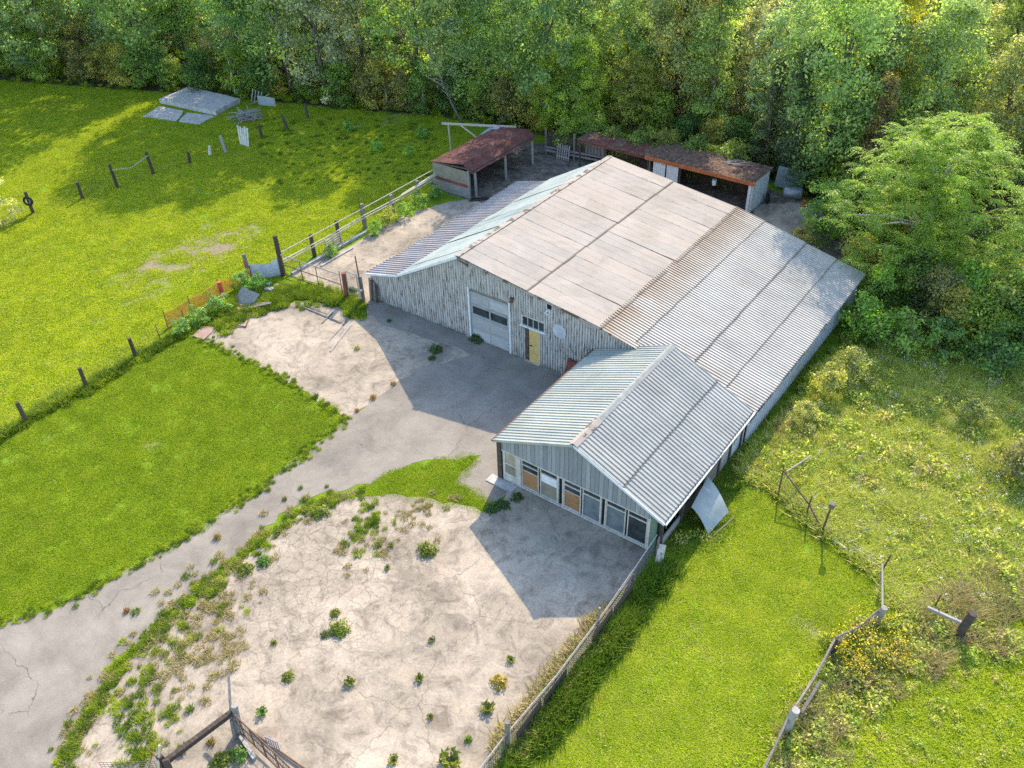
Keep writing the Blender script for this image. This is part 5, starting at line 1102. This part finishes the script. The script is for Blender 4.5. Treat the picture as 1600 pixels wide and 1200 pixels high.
for i, (u, v, k, s, col, lb) in enumerate(weeds):
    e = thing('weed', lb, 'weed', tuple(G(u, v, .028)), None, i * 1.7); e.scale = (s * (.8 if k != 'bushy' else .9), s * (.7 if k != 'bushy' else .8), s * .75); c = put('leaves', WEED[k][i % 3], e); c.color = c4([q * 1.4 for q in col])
    st = MB()
    for q in range(4): a = q * 1.6 + i; st.tube([(0, 0, 0), (.1 * math.cos(a), .1 * math.sin(a), .2)], [.008, .004], 4)
    o = st.build('stem', 'bark', e)

# ------------------------------------------------------------------ scattered grasses (masses nobody could count)
def proto(name, me): return bpy.data.objects.new(name, me)
def scatter(name, label, pts, scl, protos, cat='grass'):
    n = len(pts)
    if n == 0: return
    me = bpy.data.meshes.new(name); me.vertices.add(n); me.vertices.foreach_set('co', pts.astype(np.float32).ravel())
    for nm, ty, ar in (('rz', 'FLOAT', rng.random(n) * 6.283), ('sc', 'FLOAT', scl)): a = me.attributes.new(nm, ty, 'POINT'); a.data.foreach_set('value', ar.astype(np.float32))
    a = me.attributes.new('ix', 'INT', 'POINT'); a.data.foreach_set('value', rng.integers(0, len(protos), n).astype(np.int32))
    o = put(name, me); tag(o, label, cat, kind='stuff')
    g = bpy.data.node_groups.new(name, 'GeometryNodeTree'); g.interface.new_socket('Geometry', in_out='INPUT', socket_type='NodeSocketGeometry'); g.interface.new_socket('Geometry', in_out='OUTPUT', socket_type='NodeSocketGeometry')
    N = g.nodes; Lk = g.links.new; gi = N.new('NodeGroupInput'); go = N.new('NodeGroupOutput'); ip = N.new('GeometryNodeInstanceOnPoints'); jn = N.new('GeometryNodeJoinGeometry')
    for p in protos[::-1]:
        oi = N.new('GeometryNodeObjectInfo'); oi.inputs['Object'].default_value = p; oi.inputs['As Instance'].default_value = True; Lk(oi.outputs['Geometry'], jn.inputs[0])
    def na(nm, ty): q = N.new('GeometryNodeInputNamedAttribute'); q.data_type = ty; q.inputs[0].default_value = nm; return q.outputs[0]
    cx = N.new('ShaderNodeCombineXYZ'); Lk(na('rz', 'FLOAT'), cx.inputs[2])
    e2r = N.new('FunctionNodeEulerToRotation'); Lk(cx.outputs[0], e2r.inputs[0])
    Lk(gi.outputs[0], ip.inputs['Points']); Lk(jn.outputs[0], ip.inputs['Instance']); ip.inputs['Pick Instance'].default_value = True
    Lk(na('ix', 'INT'), ip.inputs['Instance Index']); Lk(e2r.outputs[0], ip.inputs['Rotation']); Lk(na('sc', 'FLOAT'), ip.inputs['Scale'])
    Lk(ip.outputs[0], go.inputs[0])
    md = o.modifiers.new('scatter', 'NODES'); md.node_group = g
    return o
def region(poly, dens, excl=(), margin=0.0, z=0.0):
    q = np.array([p[:2] for p in poly]); x0, y0 = q.min(0); x1, y1 = q.max(0); n = int((x1 - x0) * (y1 - y0) * dens)
    Pn = np.stack([rng.uniform(x0, x1, n), rng.uniform(y0, y1, n), np.full(n, z)], 1)
    k = inpoly(Pn, poly)
    u, v, d = pixa(Pn); k &= (d > 3) & (u > -80) & (u < 1680) & (v > -40) & (v < 1300)
    Pn = Pn[k]
    for e in excl:
        if len(Pn) == 0: break
        ins = inpoly(Pn, e)
        if margin: ins |= edge_dist(Pn, e) < margin
        Pn = Pn[~ins]
    return Pn
EX = [DRIVEW, PADW, YARDW, BACKW, MUDW, BARN, ANNEX]
def thin(Pn, keep_bare=.12):
    b = bare(Pn) * (.55 + .8 * vnoise(Pn, .6, 9)) * (.8 + .35 * np.sin(Pn[:, 0] * 5.2)); return Pn[rng.random(len(Pn)) > np.clip(b, 0, 1 - keep_bare)]
LAWN = [(-39.3, -6), (-39.4, 25.8)] + gp((285, 528)) + [tuple(p) for p in gp((303, 523), (430, 585), (540, 655))] + gp((405, 765), (240, 868), (0, 977)) + [(-29, 3), (-31, -6)]
PADDOCK = [(-39.6, -6), (-39.6, 29), (-40, 44), (-41.5, 53), (-48, 55.2), (-57, 51.7), (-65, 49.2), (-73, 46.2), (-91, 39.2), (-140, 23), (-140, -6)]
SWARD = [(-9.6, 4), (-9.6, 26), (-8.4, 27.8), (-7.3, 29.3)] + gp((1259, 806), (1284, 832), (1374, 900), (1370, 940), (1365, 976), (1298, 1020), (1226, 1142)) + [(-3.4, 12), (-4, 4)]
STRIP = gp((560, 768), (600, 744), (648, 726), (700, 719), (749, 713), (724, 740), (710, 756), (740, 774), (764, 788), (760, 804), (700, 792), (650, 778), (600, 775))
SIDE = [(-9.7, 23), (-9.7, 47), (-6.5, 47), (-6, 42)] + gp((1300, 575), (1225, 660), (1150, 748)) + [(-8.7, 24.5)]
ROUGH = gp((1600, 960), (1450, 985), (1385, 950), (1372, 975), (1300, 1020), (1228, 1142)) + [(-3.2, 14), (-3, 8), (9, 18), (7, 27)]
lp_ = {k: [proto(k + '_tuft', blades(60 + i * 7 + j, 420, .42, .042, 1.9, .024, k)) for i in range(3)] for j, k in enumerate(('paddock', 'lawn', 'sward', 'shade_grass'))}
def sc_(n, lo=.8, hi=1.3): return rng.uniform(lo, hi, n)
Q = thin(region(PADDOCK, 6.0, EX)); scatter('paddock_grass', 'sunlit yellow green turf of the paddock', Q, sc_(len(Q), .9, 1.6), lp_['paddock'])
Q = thin(region(LAWN, 9, EX)); scatter('front_lawn_grass', 'short mown green turf beside the asphalt drive', Q, sc_(len(Q)), lp_['lawn'])
Q = thin(region(SWARD, 10)); scatter('side_lawn_grass', 'bright mown turf beyond the wire yard fence', Q, sc_(len(Q)), lp_['sward'])
Q = region(STRIP, 14); scatter('verge_grass', 'lush grass strip between the drive and the concrete yard', Q, sc_(len(Q), .7, 1.3), lp_['lawn'])
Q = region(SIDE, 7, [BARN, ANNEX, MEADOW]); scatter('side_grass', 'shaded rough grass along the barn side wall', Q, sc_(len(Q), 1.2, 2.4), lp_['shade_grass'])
mp_ = [proto('meadow_tuft', blades(90 + i, 190, .42, .28, 1.5, .036, 'meadow')) for i in range(3)]
mp2 = [proto('scrub_tuft', blades(95 + i, 130, .36, .42, 1.0, .03, 'scrub')) for i in range(3)]
Q = region(MEADOW, 9, [BARN]); scatter('meadow_grass', 'tall seeding meadow grass and wild flowers beyond the collapsed fence', Q, (.75 + .45 * vnoise(Q, 2.2, 4)) * rng.uniform(.8, 1.2, len(Q)), mp_)
k = vnoise(Q, 3.2, 12) > .86; scatter('meadow_stalks', 'straw coloured dead stalks standing in the meadow', Q[k] + [.2, .1, 0], rng.uniform(.6, 1.3, int(k.sum())), mp2)
Q = region(ROUGH, 11); scatter('rough_grass', 'rough uneven grass in the corner below the overgrown fence', Q, rng.uniform(1.2, 2.8, len(Q)), lp_['sward'])
def leafy(seed, n, rad, h, leaf, mat):
    r = np.random.default_rng(seed); d = unit(r.normal(size=(n, 3))); d[:, 2] = abs(d[:, 2]); P_ = d * (r.random(n) ** .5)[:, None] * np.array([rad, rad, h])
    return leaf_mesh('weed_leaves', P_, unit(d * .6 + r.normal(size=(n, 3)) * .6 + [0, 0, .7]), leaf * (.6 + .8 * r.random(n)), .45, r.normal(.5, .25, n), r, mat)
mw = [proto('meadow_weed', leafy(200 + i, 110, .34, .4, .1, 'meadow_leaf')) for i in range(4)]
Q2 = region(MEADOW, 4.5, [BARN]); scatter('meadow_weeds', 'leafy green weeds and seed heads among the tall meadow grass', Q2, rng.uniform(.5, 1.5, len(Q2)) * (.5 + vnoise(Q2, 1.6, 22)), mw, 'weeds')
Q2 = region(ROUGH, 3); scatter('rough_weeds', 'leafy weeds in the rough grass corner', Q2, rng.uniform(.4, .8, len(Q2)), mw, 'weeds')
Q2 = region(SIDE, 2.5, [BARN, ANNEX]); scatter('side_weeds', 'leafy weeds growing along the shaded barn side', Q2, rng.uniform(.5, 1.2, len(Q2)), mw, 'weeds')
fl_ = [proto('meadow_flower', leafy(230 + i, 26, .4, .5, .05, 'white_flower')) for i in range(2)]
Q2 = region(MEADOW, 1.3, [BARN]); scatter('meadow_flowers', 'pale seed heads and small white flowers dotted over the meadow', Q2 + [0, 0, .2], rng.uniform(.5, 1.2, len(Q2)), fl_, 'flowers')
# seeding weeds along the overgrown fence, with yellow flower heads
OVER = gp((1375, 960), (1300, 1020), (1265, 1080), (1220, 1150), (1180, 1250), (1300, 1250), (1340, 1140), (1420, 1080), (1480, 1040), (1600, 1035), (1600, 985), (1480, 985), (1420, 960))
Q = region(OVER, 2.4); scatter('fence_scrub', 'brown seeding scrub grown through the overgrown post fence', Q, rng.uniform(.6, 1.3, len(Q)), mp2)
Q = region(OVER, 6); scatter('fence_weeds_green', 'leafy weeds in the scrub along the overgrown post fence', Q, rng.uniform(.6, 1.5, len(Q)), mw, 'weeds')
gr_ = np.random.default_rng(77)
for i, (u, v, s) in enumerate(((1330, 1010, 1.0), (1352, 1030, 1.1), (1375, 1040, .9), (1312, 1035, .9), (1395, 1015, .8), (1385, 985, .8), (1345, 985, .9), (1290, 1010, .7), (1405, 1045, .7), (1330, 1052, .8), (1243, 765, .55), (1282, 790, .4), (1340, 1060, .8))):
    c = G(u, v); n = 260; d = unit(gr_.normal(size=(n, 3))); d[:, 2] = abs(d[:, 2])
    P_ = d * (gr_.random(n) ** .4)[:, None] * np.array([.45, .45, .95]); me_ = leaf_mesh('goldenrod_leaves', P_, unit(d + gr_.normal(size=(n, 3)) * .5), .1 + .06 * gr_.random(n), .3, gr_.normal(.5, .2, n), gr_)
    tp = gr_.normal(size=(110, 3)) * np.array([.32, .32, .09]); tp[:, 2] += .98 - .5 * (tp[:, 0] ** 2 + tp[:, 1] ** 2); fm = leaf_mesh('goldenrod_heads', tp, unit(gr_.normal(size=(110, 3)) + [0, 0, 1]), np.full(110, .075), .7, gr_.random(110), gr_, 'yellow_flower')
    lb = 'goldenrod plant with yellow heads in the clump by the overgrown fence' if i not in (10, 11) else ('bright yellow goldenrod beside the collapsed fence apex', 'small yellow goldenrod behind the boxed fence rod')[i - 10]
    e = thing('goldenrod', lb, 'wild flower', tuple(c), 'goldenrod clump at the lawn corner' if i not in (10, 11) else None, i); e.scale = (s, s, s)
    q = put('leaves', me_, e); q.color = c4((.11, .17, .035)); put('flower_heads', fm, e)
# verge weeds: drive/yard seam, cracks, pad top, fence feet
vt = {k: [] for k in 'gob'}
def line_pts(pts, n, spread): 
    out = []; 
    for _ in range(n):
        i = gr_.integers(0, len(pts) - 1); t = gr_.random(); a = np.array(pts[i]); b = np.array(pts[i + 1]); q = a + (b - a) * t + gr_.normal(0, spread, 2); c = G(*q); out.append((c.x, c.y, .02))
    return np.array(out)
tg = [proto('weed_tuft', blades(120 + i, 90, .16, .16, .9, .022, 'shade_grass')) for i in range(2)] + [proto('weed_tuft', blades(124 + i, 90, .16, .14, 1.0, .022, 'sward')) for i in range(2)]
tb = [proto('dry_tuft', blades(130 + i, 90, .17, .12, 1.1, .022, 'scrub')) for i in range(3)]
seam = [(95, 1190), (130, 1130), (170, 1070), (230, 1000), (300, 935), (370, 880), (430, 830), (500, 785), (560, 772)]
Q = np.concatenate([line_pts(seam, 150, 9), line_pts(seam, 120, 4), line_pts([(350, 925), (250, 1010), (200, 1090), (220, 1150)], 120, 22), line_pts([(560, 800), (600, 825), (540, 840)], 50, 14), line_pts([(270, 1110), (240, 1180), (190, 1190)], 60, 18)]); scatter('seam_weeds', 'green weeds along the seam between drive and cracked yard', Q, gr_.uniform(.5, 1.25, len(Q)), tg)
Q = np.concatenate([line_pts(seam, 150, 12), line_pts([(380, 900), (300, 960), (260, 1040), (300, 1060)], 110, 30), line_pts([(520, 840), (570, 870), (640, 800), (690, 800)], 60, 16), line_pts([(330, 950), (370, 1000), (330, 1050)], 60, 12)]); scatter('seam_dead_weeds', 'brown dry weeds in the broken edge of the concrete yard', Q, gr_.uniform(.5, 1.2, len(Q)), tb)
Q = np.concatenate([line_pts([(415, 470), (450, 458), (500, 460), (545, 475), (560, 485)], 420, 7), line_pts([(340, 515), (400, 480), (440, 470)], 130, 6)]); scatter('pad_weeds', 'low green weeds overgrowing the top edge of the pad', Q, gr_.uniform(.8, 1.9, len(Q)), tg)
fx = np.stack([-9.55 + np.abs(gr_.normal(0, .28, 520)), gr_.uniform(3, 22.3, 520), np.zeros(520)], 1); scatter('fence_weeds', 'dark green weeds crowding the foot of the yard fence', fx, gr_.uniform(1.2, 3.2, 520), tg[:2])
fx = np.stack([-9.95 + gr_.normal(0, .1, 120), gr_.uniform(12, 19, 120), np.zeros(120)], 1); scatter('fence_dead_weeds', 'dead brown weeds caught in the yard fence', fx, gr_.uniform(1.5, 3.5, 120), tb)
fx = np.stack([-39.5 + gr_.normal(0, .2, 520), gr_.uniform(4, 27.5, 520), np.zeros(520)], 1); scatter('paddock_fence_weeds', 'longer grass under the paddock wire fence', fx, gr_.uniform(.9, 2.2, 520), tg)
fx = np.array([tuple(G(u, v)) for u, v in zip(gr_.uniform(400, 690, 330), gr_.uniform(185, 290, 330))]); k = ~inpoly(fx, MUDW) & ~inpoly(fx, WOODS); scatter('shade_weeds', 'coarse weeds in the shaded grass below the wood', fx[k], gr_.uniform(.7, 1.5, int(k.sum())), tg)
EDGE = np.concatenate([line_pts([(0, 975), (110, 938), (240, 868), (350, 802), (405, 765), (470, 712), (540, 655)], 230, 4.5), line_pts([(303, 523), (430, 585), (540, 655)], 160, 4)]); scatter('edge_grass', 'grass creeping over the edge of the asphalt drive', EDGE, gr_.uniform(.35, .95, len(EDGE)), tg)
# wooded floor undergrowth
Q = region(WOODS, 1.4); u, v, d = pixa(Q); Q = Q[edge_dist(Q, WOODLINE) < 12]; scatter('wood_undergrowth', 'low green undergrowth on the floor of the wood', Q, rng.uniform(1.2, 2.6, len(Q)), tg)
